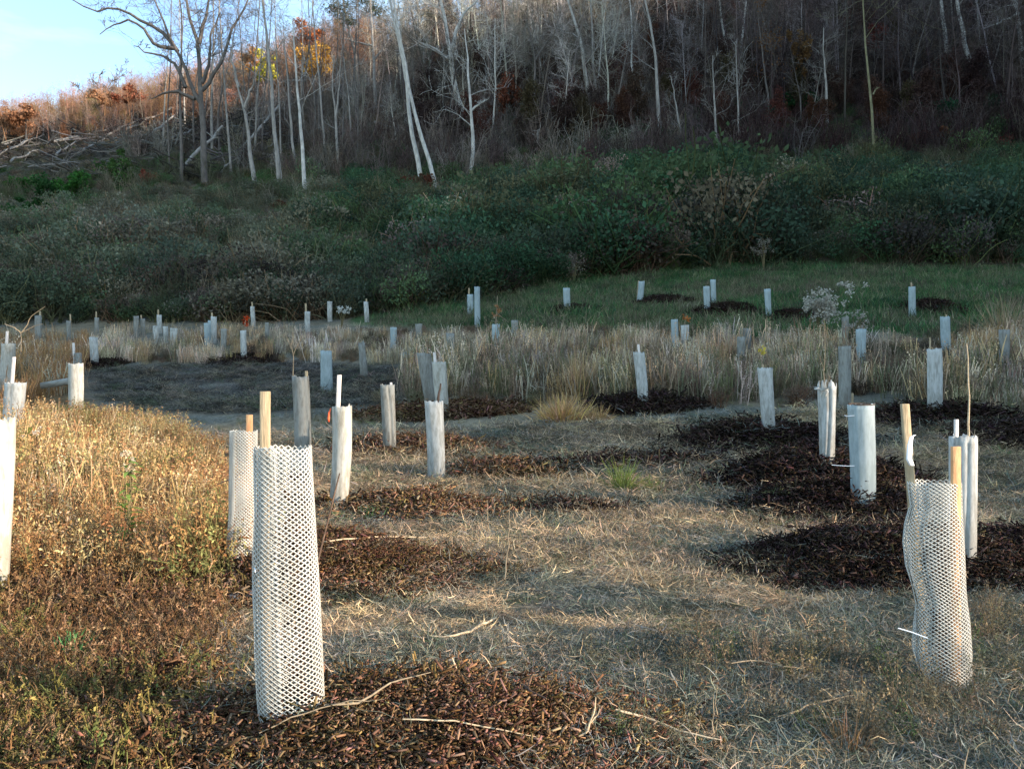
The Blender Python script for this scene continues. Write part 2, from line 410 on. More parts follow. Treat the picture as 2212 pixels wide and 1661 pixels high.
def ground_colour(x, y, z):
    yy = np.maximum(y, 1.0)
    px, py = px_of(x, yy, z)
    n = fbm(x * .7, y * .7, 3); n2 = fbm(x * .25 + 40, y * .25, 2)
    C = np.empty(x.shape + (3,))
    C[:] = (.19, .155, .105)
    C *= (0.7 + .6 * n)[..., None]
    def mixc(m, c):
        nonlocal C
        m = np.clip(m, 0, 1)[..., None]; C = C * (1 - m) + np.asarray(c) * m
    gg = sstep(.52, .66, fbm(x * .5 + 3, y * .8 + 8, 3))
    mixc(gg * .7, (.12, .125, .11))                 # greyish thatch
    mixc(m_weeds(px, py), (.15, .095, .045))
    so = m_soil(px, py) * (y < 60) * (y > 10)
    mixc(so, (.085, .077, .070))
    mixc(so * sstep(.45, .62, fbm(x * .3 + 3, y * 1.6, 3)) * .9, (.17, .155, .13))
    mixc(so * sstep(.52, .42, fbm(x * .22 + 13, y * 2.2, 3)) * .8, (.022, .019, .018))
    mixc(m_green(px, py) * (y > 28) * (y < 70), (.05, .085, .03))
    mixc(m_green(px, py) * (y > 28) * (y < 70) * sstep(.5, .62, n2) * .8, (.12, .11, .06))
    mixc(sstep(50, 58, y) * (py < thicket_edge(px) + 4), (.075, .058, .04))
    mixc(sstep(36, 44, y) * (px > 760) * (py >= thicket_edge(px) - 6) * (py < 705), (.055, .095, .035))
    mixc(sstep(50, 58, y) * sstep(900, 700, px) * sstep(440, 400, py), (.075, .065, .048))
    return C
gx = warp(-230, 230, 0, 3.0, 430); gy = warp(-110, 318, 4.0, 3.0, 430)
GX, GY = np.meshgrid(gx, gy)
GZ = Hgt(GX, GY)
mb = MB()
nx, ny = len(gx), len(gy)
i = (np.arange(ny - 1)[:, None] * nx + np.arange(nx - 1)[None]).ravel()
mb.add(np.stack([GX, GY, GZ], -1).reshape(-1, 3), np.stack([i, i + 1, i + nx + 1, i + nx], -1))
ground = mb.obj('ground', M_GROUND, smooth=True)
ground['kind'] = 'structure'
ca = ground.data.attributes.new('col', 'FLOAT_COLOR', 'POINT')
cc = ground_colour(GX, GY, GZ).reshape(-1, 3)
ca.data.foreach_set('color', np.concatenate([cc, np.ones((len(cc), 1))], 1).ravel())

# ------------------------------------------------------------------ mulch mounds
M_MULCH = simple_mat('bark_mulch', (.035, .018, .012), (.15, .07, .04), 40, .95, 1.0, dist=.03)
M_MULCHD = simple_mat('dark_bark_mulch', (.009, .007, .0065), (.035, .022, .017), 40, .95, 1.0, dist=.03)
# (px, py of the centre, rx, ry, height, tone, label)
MOUNDS = [
 (860, 1622, 1.28, .80, .17, 0, 'broad rust brown mulch mound round the nearest mesh tube'),
 (640, 1240, 1.50, .95, .24, 0, 'rust brown mulch mound under the stout mesh tube with the short orange stake'),
 (1930, 1232, 1.40, .80, .30, 1, 'dark mulch mound behind the wavy mesh tube on the right'),
 (2245, 1222, .80, .75, .24, 1, 'dark mulch mound cut by the right edge of the photo'),
 (1800, 1112, 1.08, .80, .32, 1, 'dark mulch mound under the pale blue tube with the dark rim'),
 (1760, 1040, 1.38, .95, .34, 1, 'dark mulch mound under the crumpled tube with torn white top'),
 (1645, 966, 1.60, .90, .34, 1, 'dark mulch mound under the white tube with the yellow leaf above'),
 (1400, 877, 1.20, 1.00, .16, 1, 'dark mulch mound under the slanting half bright tube'),
 (2030, 912, 1.40, .80, .26, 1, 'dark mulch mound under the tall bright tube far right'),
 (2195, 950, 1.00, .90, .18, 1, 'small dark mulch mound behind the thin bare whip'),
 (890, 1106, 1.20, .80, .13, 0, 'brown mulch mound beside the cream tube with the red tag'),
 (1205, 1108, .72, .34, .08, 1, 'low dark strip of mulch in the middle of the track'),
 (1090, 1028, .75, .80, .12, 0, 'reddish mulch patch right of the twin tubes'),
 (885, 975, 1.30, .80, .14, 0, 'brown mulch mound under the creased grey tube'),
 (960, 893, 1.90, .90, .12, 0, 'reddish mulch spread under the overlapping bright and leaning tubes'),
 (1330, 1010, 1.70, .42, .07, 1, 'long low dark mulch ridge behind the green grass clump'),
 (1435, 655, 1.30, 1.2, .25, 1, 'dark mulch patch under the tube high on the green slope'),
 (1570, 682, 1.7, 1.2, .40, 1, 'large dark mulch patch under the pair of tubes on the green slope'),
 (1712, 692, 1.2, .9, .30, 1, 'dark mulch patch right of the lone thin tube on the slope'),
 (1240, 676, 1.20, 1.2, .25, 1, 'dark mulch patch under the lone squat tube on the slope'),
 (2010, 672, 1.20, 1.6, .30, 1, 'dark mulch patch beside the far right slope tube'),
 (530, 782, 1.20, 1.0, .14, 1, 'dark mulch patch at the edge of the bare soil'),
 (205, 792, 1.00, .80, .12, 1, 'dark mulch patch at the left end of the bare soil'),
]
MN = []
for (px, py, rx, ry, h, tone, lab) in MOUNDS:
    x, y, z = hit(px, py)
    MN.append((x, y, rx, ry, h, tone, lab))
def bump(x, y):
    b = np.full(np.shape(x), 0.0)
    for k, (mx_, my_, rx, ry, h, t, lab) in enumerate(MN):
        w = 1 + .35 * (fbm(x * 1.4 + k * 7, y * 1.4, 2) - .5)
        r = np.sqrt(((x - mx_) / rx) ** 2 + ((y - my_) / ry) ** 2) / w
        b = np.maximum(b, h * (1 - sstep(0.15, 1.02, r)) * (1 + .5 * (fbm(x * 3, y * 3, 3) - .5)))
    return b
def Srf(x, y): return Hgt(x, y) + bump(x, y)

def chip_patch(r, n=60, R=.14, dark=False):
    m = MB()
    for _ in range(n):
        c = np.array([*(r.normal(0, R * .55, 2)), r.uniform(0.0, .03)])
        L = r.uniform(.006, .024) if r.random() < .7 else r.uniform(.02, .07); w = min(L * r.uniform(.12, .5), .009); t = r.uniform(.002, .006)
        d = norm(np.array([*r.normal(size=2), r.normal(0, .35)])); e = norm(np.cross(d, [0, 0, 1.0]) + r.normal(0, .3, 3)); nn = np.cross(d, e)
        V = [c + sx * d * L / 2 * (1 if sy > 0 else r.uniform(.6, 1)) + sy * e * w / 2 + sz * nn * t / 2 for sz in (-1, 1) for sx, sy in ((-1, -1), (1, -1), (1, 1), (-1, 1))]
        s = r.uniform(.25, 1.5)
        m.add(V, [(0, 3, 2, 1), (4, 5, 6, 7), (0, 1, 5, 4), (1, 2, 6, 5), (2, 3, 7, 6), (3, 0, 4, 7)], np.tile(np.array([s, s * r.uniform(.85, 1.1), s * r.uniform(.7, 1.15)]), (6, 1)))
    return m.mesh('chip_patch', M_TINT)
prng = np.random.default_rng(3)
CHIPS = proto_collection('chips', [chip_patch(prng) for _ in range(6)])
for k, (mx_, my_, rx, ry, h, tone, lab) in enumerate(MN):
    mb = MB()
    nr, na_ = 22, 48
    V = []
    for a in range(nr + 1):
        q = a / nr * 1.12
        th = np.linspace(0, 2 * math.pi, na_, endpoint=False)
        X = mx_ + rx * q * np.cos(th); Y = my_ + ry * q * np.sin(th)
        w = 1 + .35 * (fbm(X * 1.4 + k * 7, Y * 1.4, 2) - .5)
        r_ = q / w
        own = h * (1 - sstep(0.15, 1.02, r_)) * (1 + .5 * (fbm(X * 3, Y * 3, 3) - .5))
        Z = Hgt(X, Y) + own + .012 - .06 * sstep(.88, 1.05, r_)
        V.append(np.stack([X, Y, Z], -1))
    V = np.concatenate(V)
    V[:, 0] -= mx_; V[:, 1] -= my_; V[:, 2] -= float(Hgt(mx_, my_))
    fi = np.array([(a * na_ + b, a * na_ + (b + 1) % na_, (a + 1) * na_ + (b + 1) % na_, (a + 1) * na_ + b) for a in range(nr) for b in range(na_)])
    mb.add(V, fi)
    o = mb.obj('mulch_mound', M_MULCHD if tone else M_MULCH, smooth=True, loc=(mx_, my_, float(Hgt(mx_, my_))))
    tag(o, lab, 'mulch mound', 'mulch mounds round the young trees')
    n = int(min(3400, 820 * rx * ry * (5.0 / min(my_, 14) if my_ > 5 else 1) * 1.7))
    if True:
        a = rng.uniform(0, 6.283, n); q = np.sqrt(rng.uniform(0, 1.0, n)) * np.where(rng.random(n) < .12, 1.18, 1)
        X = mx_ + rx * q * np.cos(a); Y = my_ + ry * q * np.sin(a)
        P = np.stack([X, Y, Srf(X, Y) + .008], -1)
        tint = vary((.062, .043, .036) if tone else (.175, .105, .064), n, .55, .15)
        if not tone:
            lf = rng.random(n) < .10; tint[lf] = vary((.26, .18, .11), int(lf.sum())); tint *= (.45 + 1.1 * fbm(X * 3.1, Y * 3.1, 3))[:, None]
        s = rng.uniform(.65, 1.15, n) * (1 if my_ < 5 else min(2.8, my_ / 5.0))
        P[:, 0] -= mx_; P[:, 1] -= my_; P[:, 2] -= float(Hgt(mx_, my_))
        scatter('wood_chips', P, None, tint, CHIPS, 6, s, None, .15, parent=o)

# ------------------------------------------------------------------ plant prototypes
def curve_pts(r, p0, d, L, k, droop, wob=.15):
    P = [np.array(p0, float)]; d = np.array(d, float)
    for _ in range(k):
        d = norm(d + r.normal(0, wob, 3) + np.array([0, 0, -droop]))
        P.append(P[-1] + d * L / k)
    return np.array(P)
def straw_patch(r, n=110, R=.2):
    m = MB()
    for _ in range(n):
        c = np.array([*r.normal(0, R * .55, 2), r.uniform(.003, .03)])
        a = r.uniform(0, 6.283); d = np.array([math.cos(a), math.sin(a), r.normal(.03, .16)])
        L = r.uniform(.025, .12) * (2.0 if r.random() < .06 else 1)
        P = curve_pts(r, c, d, L, 3, .04, .28); P[:, 2] = np.maximum(P[:, 2], .002)
        ribbon(m, P, np.array([.7, 1, .8, .2]) * r.uniform(.002, .0055), norm(np.cross(d, [0, 0, 1.0]) + r.normal(0, .5, 3)), r.uniform(.4, 1.6))
    return m.mesh('straw_patch', M_TINT)
def grass_tuft(r, n=18, h=.2, R=.05, w=.006, spread=.5, k=4):
    m = MB()
    for _ in range(n):
        a = r.uniform(0, 6.283); s = abs(r.normal(0, spread))
        d = norm(np.array([math.cos(a) * s, math.sin(a) * s, 1.0]))
        P = curve_pts(r, [r.normal(0, R), r.normal(0, R), -.01], d, h * r.uniform(.5, 1.2), k, .10, .12)
        ribbon(m, P, np.linspace(1, .15, k + 1) * w * r.uniform(.7, 1.3), norm(np.array([-math.sin(a), math.cos(a), 0]) + r.normal(0, .3, 3)), r.uniform(.55, 1.4))
    return m.mesh('grass_tuft', M_TINT)
def weed(r, h=.4, stems=5, leafn=16, ls=.035, R=.05):
    m = MB()
    for _ in range(stems):
        a = r.uniform(0, 6.283); s = abs(r.normal(0, .45))
        P = curve_pts(r, [r.normal(0, R), r.normal(0, R), -.01], [math.cos(a) * s, math.sin(a) * s, 1], h * r.uniform(.5, 1.15), 5, .05, .14)
        tube(m, P, np.linspace(.003, .0012, 6), 3, False, r.uniform(.6, 1.2))
        t = r.uniform(.1, 1, leafn); idx = t * 5; i0 = np.minimum(idx.astype(int), 4); f = (idx - i0)[:, None]
        C = P[i0] * (1 - f) + P[i0 + 1] * f + r.normal(0, .025 * h / .4, (leafn, 3))
        leaves(m, C, ls * r.uniform(.5, 1.5, leafn), r, aspect=.38)
    return m.mesh('weed', M_TINT)
def tall_grass(r, n=16, h=1.15, R=.22, w=.018):
    m = MB()
    for _ in range(n):
        a = r.uniform(0, 6.283); s = abs(r.normal(0, .14)); hh = h * r.uniform(.55, 1.15)
        P = curve_pts(r, [r.normal(0, R), r.normal(0, R), -.03], [math.cos(a) * s, math.sin(a) * s, 1], hh, 5, .02, .07)
        sd = norm(np.array([r.normal(), r.normal(), 0.0])); sh = r.uniform(.55, 1.45)
        ribbon(m, P, np.array([.8, .9, .8, .8, 1.3, .4]) * w * r.uniform(.6, 1.4), sd, sh)
        for t in range(r.integers(1, 4)):       # hanging leaf blades
            i = r.integers(1, 4); b = r.uniform(0, 6.283)
            Q = curve_pts(r, P[i], [math.cos(b) * .7, math.sin(b) * .7, .8], hh * .35, 4, .30, .15)
            ribbon(m, Q, np.array([.8, 1, .9, .6, .1]) * w * .9, norm(np.array([-math.sin(b), math.cos(b), .2])), sh * r.uniform(.7, 1.1))
        if r.random() < .55:                     # seed head
            leaves(m, P[-1] + r.normal(0, 1, (7, 3)) * [.02, .02, .06] * h, .045 * r.uniform(.7, 1.3, 7), r, aspect=.5, up=1.5, shade=np.full(7, sh * 1.15))
    return m.mesh('tall_grass', M_TINT)
def bush(r, leafn=760, ls=.085, twigs=30, R=1.0, hz=.95, gap=.5):
    m = MB()
    lobes = [(r.uniform(-.55, .55), r.uniform(-.55, .55), r.uniform(.45, 1.0), r.uniform(.28, .5)) for _ in range(8)]
    for _ in range(twigs):
        a = r.uniform(0, 6.283); s = abs(r.normal(0, .75))
        P = curve_pts(r, [r.normal(0, .15), r.normal(0, .15), -.15], [math.cos(a) * s, math.sin(a) * s, 1], r.uniform(.7, 1.55), 5, .03, .22)
        tube(m, P, np.linspace(.018, .006, 6), 3, False, np.tile(np.array([1.2, .95, .8]) * r.uniform(.6, 2.0), (15, 1)))
    for lx, ly, lz, lr in lobes:
        n = leafn // len(lobes)
        v = norm(r.normal(size=(n, 3))) * (r.uniform(.35, 1, (n, 1)) ** .5) * lr
        C = v * [1.15, 1.15, .85] + [lx, ly, lz * hz]
        leaves(m, C, ls * r.uniform(.5, 1.4, n), r, aspect=.6, shade=r.uniform(.65, 1.3, n) * r.uniform(.75, 1.25))
    return m.mesh('bush', M_TINT)
def branch_tree(m, r, base, height, r0, sides=6, crown=.45, twig=1.0, path=None, levels=3, lean=0.04, spread=.8, nb=16, minr=.012, shade_mul=1.0, mt=None):
    """trunk + limbs + twigs added to m; returns twig end points"""
    if path is None:
        P = [np.array(base, float)]; d = norm(np.array([r.normal(0, lean), r.normal(0, lean), 1.0]))
        k = 9
        for _ in range(k):
            d = norm(d + r.normal(0, .05, 3) + [0, 0, .03]); P.append(P[-1] + d * height / k)
        P = np.array(P)
    else: P = np.asarray(path, float)
    k = len(P)
    Rr = r0 * (1 - .82 * np.linspace(0, 1, k) ** .9)
    tube(m if mt is None else mt, P, Rr, sides, False, shade_mul)
    ends = []
    def grow(p, d, L, rad, lev):
        kk = 4 if lev < 2 else 3
        Q = curve_pts(r, p, d, L, kk, -.05 if lev < 2 else .0, .20)
        tube(m, Q, np.maximum(np.linspace(rad, rad * .35, kk + 1), minr * .6), 4 if lev == 0 else 3, False, shade_mul)
        ends.append(Q[-1])
        if lev + 1 < levels:
            for _ in range(int(round((4 if lev == 0 else 3) * twig))):
                i = r.integers(1, kk + 1); t = norm(Q[i] - Q[i - 1])
                d2 = norm(t * .8 + r.normal(0, .6, 3) + [0, 0, .10])
                grow(Q[i], d2, L * r.uniform(.4, .65), max(rad * .5, minr * .7), lev + 1)
        if lev >= 1: ends.append(Q[len(Q) // 2])
    for b in range(nb):
        t = crown + (1 - crown) * (b + r.random()) / nb
        idx = t * (k - 1); i0 = min(int(idx), k - 2); f = idx - i0
        p = P[i0] * (1 - f) + P[i0 + 1] * f
        a = r.uniform(0, 6.283)
        d = norm(np.array([math.cos(a) * spread, math.sin(a) * spread, r.uniform(.3, 1.0)]))
        grow(p, d, height * r.uniform(.13, .28) * (1.25 - .7 * (t - crown) / (1 - crown + 1e-6)), max(Rr[i0] * .24, minr), 0)
    return np.array(ends)

prng = np.random.default_rng(21)
STRAW = proto_collection('straw', [straw_patch(prng) for _ in range(7)])
TUFT = proto_collection('tufts', [grass_tuft(prng, 18, .2) for _ in range(5)])
LOWG = proto_collection('lowgrass', [grass_tuft(prng, 26, .16, .16, .012, .8, 3) for _ in range(5)])
WEED = proto_collection('weeds', [weed(prng, .4, 7, 24, .024) for _ in range(6)])
CREEP = proto_collection('creepers', [weed(prng, .10, 10, 9, .016, .12) for _ in range(6)])
TALL = proto_collection('tallgrass', [tall_grass(prng) for _ in range(7)])
TALLS = proto_collection('tallstalks', [tall_grass(prng, 9, 1.1, .16, .010) for _ in range(5)])
BUSH = proto_collection('bushes', [bush(prng) for _ in range(7)])
def ptree(r, twig=1.2, nb=18, h=15, crown=.35, leaf=0, ls=.2, minr=.016):
    m = MB(); e = branch_tree(m, r, (0, 0, -.4), h, .15, 5, crown, twig, nb=nb, minr=minr, spread=.7)
    me = m.mesh('bare_tree', M_BARK_T)
    return me, e
BARE = proto_collection('bare', [ptree(prng)[0] for _ in range(6)])
def leafy(r, h=7):
    m = MB(); e = branch_tree(m, r, (0, 0, -.3), h, .10, 5, .2, 1.0, nb=14, minr=.014, spread=1.0, shade_mul=.35)
    C = np.repeat(e, 7, 0) + r.normal(0, .28, (len(e) * 7, 3))
    leaves(m, C, r.uniform(.12, .28, len(C)), r, aspect=.7)
    return m.mesh('leafy_tree', M_TINT)
LEAFY = proto_collection('leafy', [leafy(prng) for _ in range(5)])

# ------------------------------------------------------------------ ground cover scatters
def fan(n, d0, d1, u0=-.72, u1=.72, k=1.0):
    """points in the fan of land in front; k=1: count per metre of depth constant"""
    t = rng.random(n)
    if abs(k - 1) < 1e-6: d = d0 + (d1 - d0) * t
    else:
        e = 1 - (k - 1); d = (d0 ** e + (d1 ** e - d0 ** e) * t) ** (1 / e)
    u = rng.uniform(u0, u1, n)
    return u * d, d
def ground_pts(x, y, off=0.0):
    z = Srf(x, y) + off
    px, py = px_of(x, y, z)
    return np.stack([x, y, z], -1), px, py
# a) straw and thatch lying on the near ground
x, y = fan(30000, 2.6, 17, k=1.7)
P, px, py = ground_pts(x, y, .004)
bm_ = bump(x, y) > .03
mw = m_weeds(px, py) > rng.random(len(x))
n = len(x)
nn = fbm(x * .8, y * 1.3, 3)
tint = pick_col([(.60, .42, .25), (.42, .31, .20), (.24, .21, .17), (.13, .16, .08), (.10, .08, .055)], [4, 4, 3, 1, 2.4], n) * (.25 + 1.5 * fbm(x * 1.6, y * 3.2, 3))[:, None]
g2 = (fbm(x * .5 + 3, y * .8 + 8, 3) > .55) & (rng.random(n) < .75)
tint[g2] = pick_col([(.20, .205, .18), (.13, .15, .115), (.27, .25, .19), (.07, .08, .06)], [4, 3, 2, 2], int(g2.sum()))
tint[mw] = pick_col([(.28, .16, .075), (.18, .10, .05), (.34, .23, .12), (.08, .05, .03)], [3, 3, 2, 1.5], int(mw.sum()))
keep = ((bump(x, y) < .03 + .07 * rng.random(n)) | (rng.random(n) < .09)) & ((nn > .44) | (rng.random(n) < .32))
s = rng.uniform(.55, 1.0, n) * np.clip(y / 5.5, 1, 2.6)
scatter('dry_straw', P[keep], None, tint[keep], STRAW, 7, s[keep], 'dry straw and grass thatch lying over the track', .12)
# b) small tufts standing among the straw
x, y = fan(6500, 2.8, 20, k=1.5)
P, px, py = ground_pts(x, y)
keep = (bump(x, y) < .03) & (m_soil(px, py) < .4) & (fbm(x * 1.2, y * 1.2, 3) > .46)
P, px, py, y = P[keep], px[keep], py[keep], y[keep]
n = len(P)
tint = pick_col([(.14, .17, .06), (.30, .25, .13), (.10, .15, .05), (.36, .28, .17)], [2, 4, 1.5, 3], n)
scatter('grass_tufts', P, None, tint, TUFT, 5, rng.uniform(.15, .42, n) * np.clip(y / 7, .8, 1.8), 'short tufts of drying grass on the track', .3)
# c) creeping brown and mossy weeds, lower left
x, y = fan(17000, 2.6, 9, -.72, .2, k=1.6)
P, px, py = ground_pts(x, y)
keep = (m_weeds(px, py) > rng.random(len(px))) & ((bump(x, y) < .04) | (rng.random(len(px)) < .25))
P, y, x = P[keep], y[keep], x[keep]
n = len(P)
nn = fbm(x * 1.3, y * 1.3, 2)
tint = pick_col([(.23, .125, .06), (.16, .09, .05), (.21, .14, .065), (.08, .055, .04), (.36, .23, .13)], [4, 3, 1.0, 2, 3], n)
my = (nn > .60) & (rng.random(n) < .5); tint[my] = pick_col([(.24, .19, .065), (.13, .14, .05)], [2, 1], int(my.sum()))
scatter('creeping_weeds', P, None, tint, CREEP, 6, rng.uniform(.5, 1.2, n) * np.clip(y / 4.5, 1, 1.6), 'matted brown and mossy weeds covering the lower left', .3)
x, y = fan(9000, 2.6, 7, -.72, .1, k=1.5)
P, px, py = ground_pts(x, y, .012)
keep = (m_weeds(px, py) > .3) & (bump(x, y) < .05) & (py > 1230) & (fbm(x * .9 + 2, y * .9, 3) > .40)
P, y, x = P[keep], y[keep], x[keep]; n = len(P)
scatter('bark_litter', P, None, pick_col([(.16, .09, .05), (.09, .055, .035), (.24, .16, .09)], [4, 3, 1.5], n) * (.45 + 1.1 * fbm(x * 2.1, y * 2.1, 3))[:, None], CHIPS, 6, rng.uniform(.8, 1.5, n), 'bark and leaf litter strewn between the weeds at lower left', .2)
# upright golden stalks on the left bank
x, y = fan(2600, 6.0, 17, -.72, -.28, k=1.1)
P, px, py = ground_pts(x, y)
keep = (m_weeds(px, py) > .5) & (py < 1180) & (m_soil(px, py) < .3) & (px < 520) & (fbm(x * .7, y * .7 + 4, 3) > .47) & (bump(x, y) < .03)
P, y, x, px = P[keep], y[keep], x[keep], px[keep]; n = len(P)
scatter('golden_stalks', P, None, pick_col([(.46, .31, .16), (.38, .22, .10), (.30, .25, .11), (.52, .40, .24)], [3, 3, 2, 1.5], n), TALLS, 5, rng.uniform(.28, .66, n) * np.interp(px, [0, 500], [1.4, .8]), 'upright golden stalks and dried grass on the left bank', .16)
# d) rust coloured standing weeds on the left bank
x, y = fan(9000, 5.6, 20, -.72, -.2, k=1.2)
P, px, py = ground_pts(x, y)
keep = (m_weeds(px, py) > rng.random(len(px)) * .9) & (py < 1270) & (m_soil(px, py) < .3)
P, y, x = P[keep], y[keep], x[keep]
n = len(P); nn = fbm(x * .6 + 5, y * .6, 3)
tint = pick_col([(.44, .25, .11), (.33, .16, .07), (.40, .30, .13), (.19, .11, .07), (.50, .36, .20)], [4, 3, 2.5, 1.5, 1.5], n)
g = (nn > .55) & (rng.random(n) < .5); tint[g] = pick_col([(.20, .20, .07), (.30, .26, .10)], [1, 1], int(g.sum()))
scatter('rust_weeds', P, None, tint, WEED, 6, rng.uniform(.45, 1.15, n) * (.55 + 1.1 * fbm(x * .9, y * .9, 2)) * np.interp(y, [6.5, 9, 14], [1.0, 1.3, 1.25]), 'rust and ochre dried weeds crowding the left bank', .2)
# brown weeds between tubes in the middle and on the right verge
x, y = fan(9000, 3.2, 22, -.5, .72, k=1.2)
P, px, py = ground_pts(x, y)
def blob(px, py, cx, cy, rx, ry): return 1 - sstep(.5, 1.15, np.hypot((px - cx) / rx, (py - cy) / ry))
msk = np.maximum.reduce([blob(px, py, 800, 1030, 190, 45), blob(px, py, 1000, 1075, 140, 30), blob(px, py, 2190, 1020, 110, 60),
                         blob(px, py, 2190, 1400, 120, 110), blob(px, py, 1650, 1450, 330, 45), blob(px, py, 1950, 1560, 330, 90),
                         blob(px, py, 780, 905, 170, 22), blob(px, py, 1900, 900, 120, 25), blob(px, py, 1400, 1600, 200, 60) * .35])
keep = (msk > rng.random(len(px))) & (bump(x, y) < .06)
P, y = P[keep], y[keep]; n = len(P)
tint = pick_col([(.20, .15, .10), (.13, .12, .08), (.27, .20, .12), (.09, .12, .05)], [4, 3, 2, 1.2], n)
scatter('brown_weeds', P, None, tint, WEED, 6, rng.uniform(.25, .7, n), 'thin grey brown weeds between the tubes', .25)
# e) tall dry grass belt
x, y = fan(30000, 14, 42, k=1.35)
P, px, py = ground_pts(x, y)
e = edge_noise(px, py, 1 / 70., 16)
up = np.interp(px, [0, 700, 860, 1000, 1450, 1600, 2212], [716, 722, 735, 738, 748, 758, 748])
dn = np.interp(px, [0, 150, 220, 780, 850, 1000, 1150, 1300, 1480, 1700, 1850, 1960, 2020, 2212], [880, 850, 792, 788, 858, 862, 872, 868, 868, 868, 850, 870, 880, 905])
gap = blob(px, py, 1940, 830, 75, 60) * .85
dens = sstep(-6, 8, py - up + e * .6) * sstep(-6, 10, dn - py + e * .6) * (1 - gap) * (.06 + .94 * sstep(.42, .56, fbm(x * .55, y * .55, 3)))
keep = (dens > rng.random(len(px))) & (bump(x, y) < .05) & (m_soil(px, py) < .3)
P, px, py, x, y = P[keep], px[keep], py[keep], x[keep], y[keep]; n = len(P)
tint = pick_col([(.46, .38, .29), (.38, .34, .30), (.46, .33, .21), (.24, .19, .15), (.20, .20, .12)], [4, 4, 2, 2.5, 1.5], n) * np.array([1.28, 1.2, 1.08]) * (.5 + 1.0 * fbm(px / 14., py / 30., 2))[:, None]
wn_ = fbm(px / 60., py / 30. + 9, 2)
o_ = (wn_ > .62) & (rng.random(n) < .5); tint[o_] = pick_col([(.46, .30, .15), (.38, .25, .13)], [1, 1], int(o_.sum()))
lf = (px < 200) & (rng.random(n) < .7); tint[lf] = pick_col([(.42, .24, .11), (.34, .19, .09)], [1, 1], int(lf.sum()))
gr = (py > 810) & (px > 840) & (rng.random(n) < .45); tint[gr] = pick_col([(.20, .19, .11), (.22, .15, .11), (.13, .14, .07)], [2, 2, 1], int(gr.sum()))
sc_h = np.interp(py, [715, 760, 800, 840, 900], [.46, .56, .70, .70, .5])
TUBEPX = [(1392, 878), (1662, 950), (1825, 890), (2020, 900), (2046, 767), (2168, 800), (790, 696), (712, 696), (664, 722), (547, 705), (577, 738), (528, 781), (482, 757), (463, 742), (455, 743), (448, 745), (376, 746), (359, 742), (338, 744), (345, 720), (310, 728), (295, 730), (209, 730), (150, 738), (83, 740), (205, 791), (170, 815), (165, 900), (13, 850), (786, 812), (849, 758), (905, 735), (880, 812), (975, 795), (1070, 778), (1112, 738), (1457, 748), (1479, 746), (1614, 760), (1600, 800), (1826, 745), (1861, 795), (1031, 706)]
ok = np.ones(n, bool)
for a, b in TUBEPX:
    tx_, ty_, tz_ = hit(a, b)
    dd_ = ty_ - y; ok &= ~((np.abs(x - tx_ - (y - ty_) * (a - CX) / F) < .45) & (dd_ > -.5) & (dd_ < 2.6))
hn = .45 + 1.15 * fbm(x * .5 + 80, y * .5, 3)
sc_h = sc_h * np.where(px > 840, 1.06, 1.0) * hn * np.where(rng.random(n) < .04, 1.35, 1.0)
P, tint, sc_h, n = P[ok], tint[ok], sc_h[ok], int(ok.sum())
scatter('tall_dry_grass', P, None, tint, TALL, 7, rng.uniform(.45, 1.25, n) * sc_h, 'belt of tall pale dry grass across the field', .10)
x, y = fan(3200, 17, 38, -.45, .72, k=1.3)
P, px, py = ground_pts(x, y)
keep = (py > 722) & (py < 880) & (bump(x, y) < .05) & (fbm(x * .55, y * .55, 3) < .53) & (m_soil(px, py) < .3) & ((px > 760) | (py < 790))
P, py = P[keep], py[keep]; n = len(P)
scatter('brown_brush', P, None, pick_col([(.16, .11, .08), (.13, .12, .075), (.22, .16, .11), (.10, .08, .06)], [3, 2, 2, 2], n), BUSH, 7, rng.uniform(.16, .42, n), 'low brown brush growing among the dry grass', .15)
# sparse clods and litter on the bare soil
x, y = fan(4200, 18, 34, -.6, -.1, k=1.2)
P, px, py = ground_pts(x, y, .01)
keep = (m_soil(px, py) > .4) & (fbm(x * .6, y * 2.2, 3) > .47)
P = P[keep]; n = len(P)
scatter('soil_litter', P, None, pick_col([(.16, .15, .13), (.04, .035, .03), (.26, .21, .15), (.10, .12, .07)], [3, 3, 2.5, 1], n), STRAW, 7, rng.uniform(1.2, 2.8, n), 'scattered clods and litter on the bare soil', .2)
# f) green grass on the slope
x, y = fan(26000, 26, 62, -.3, .72, k=1.6)
P, px, py = ground_pts(x, y)
mg = m_green(px, py)
keep = (mg > rng.random(len(px))) & (bump(x, y) < .04)
P, px, py, x, y = P[keep], px[keep], py[keep], x[keep], y[keep]; n = len(P)
tint = pick_col([(.058, .13, .05), (.095, .155, .06), (.20, .185, .11), (.04, .085, .045)], [4, 3, 2.2, 2.0], n) * (.5 + 1.0 * fbm(x * .8, y * .8, 3))[:, None]
dr = (fbm(x * .25 + 40, y * .25, 2) > .52) & (rng.random(n) < .6); tint[dr] = pick_col([(.20, .18, .11), (.12, .13, .07)], [1, 1], int(dr.sum()))
d2_ = (fbm(x * .6, y * 1.1 + 50, 3) > .56) & (rng.random(n) < .7); tint[d2_] = pick_col([(.17, .14, .10), (.07, .075, .045)], [1, 1], int(d2_.sum()))
scatter('green_grass', P, None, tint, LOWG, 5, rng.uniform(.7, 2.6, n) * (.5 + fbm(x * .7 + 5, y * .7, 2)), 'green grass on the gentle slope below the thicket', .25)

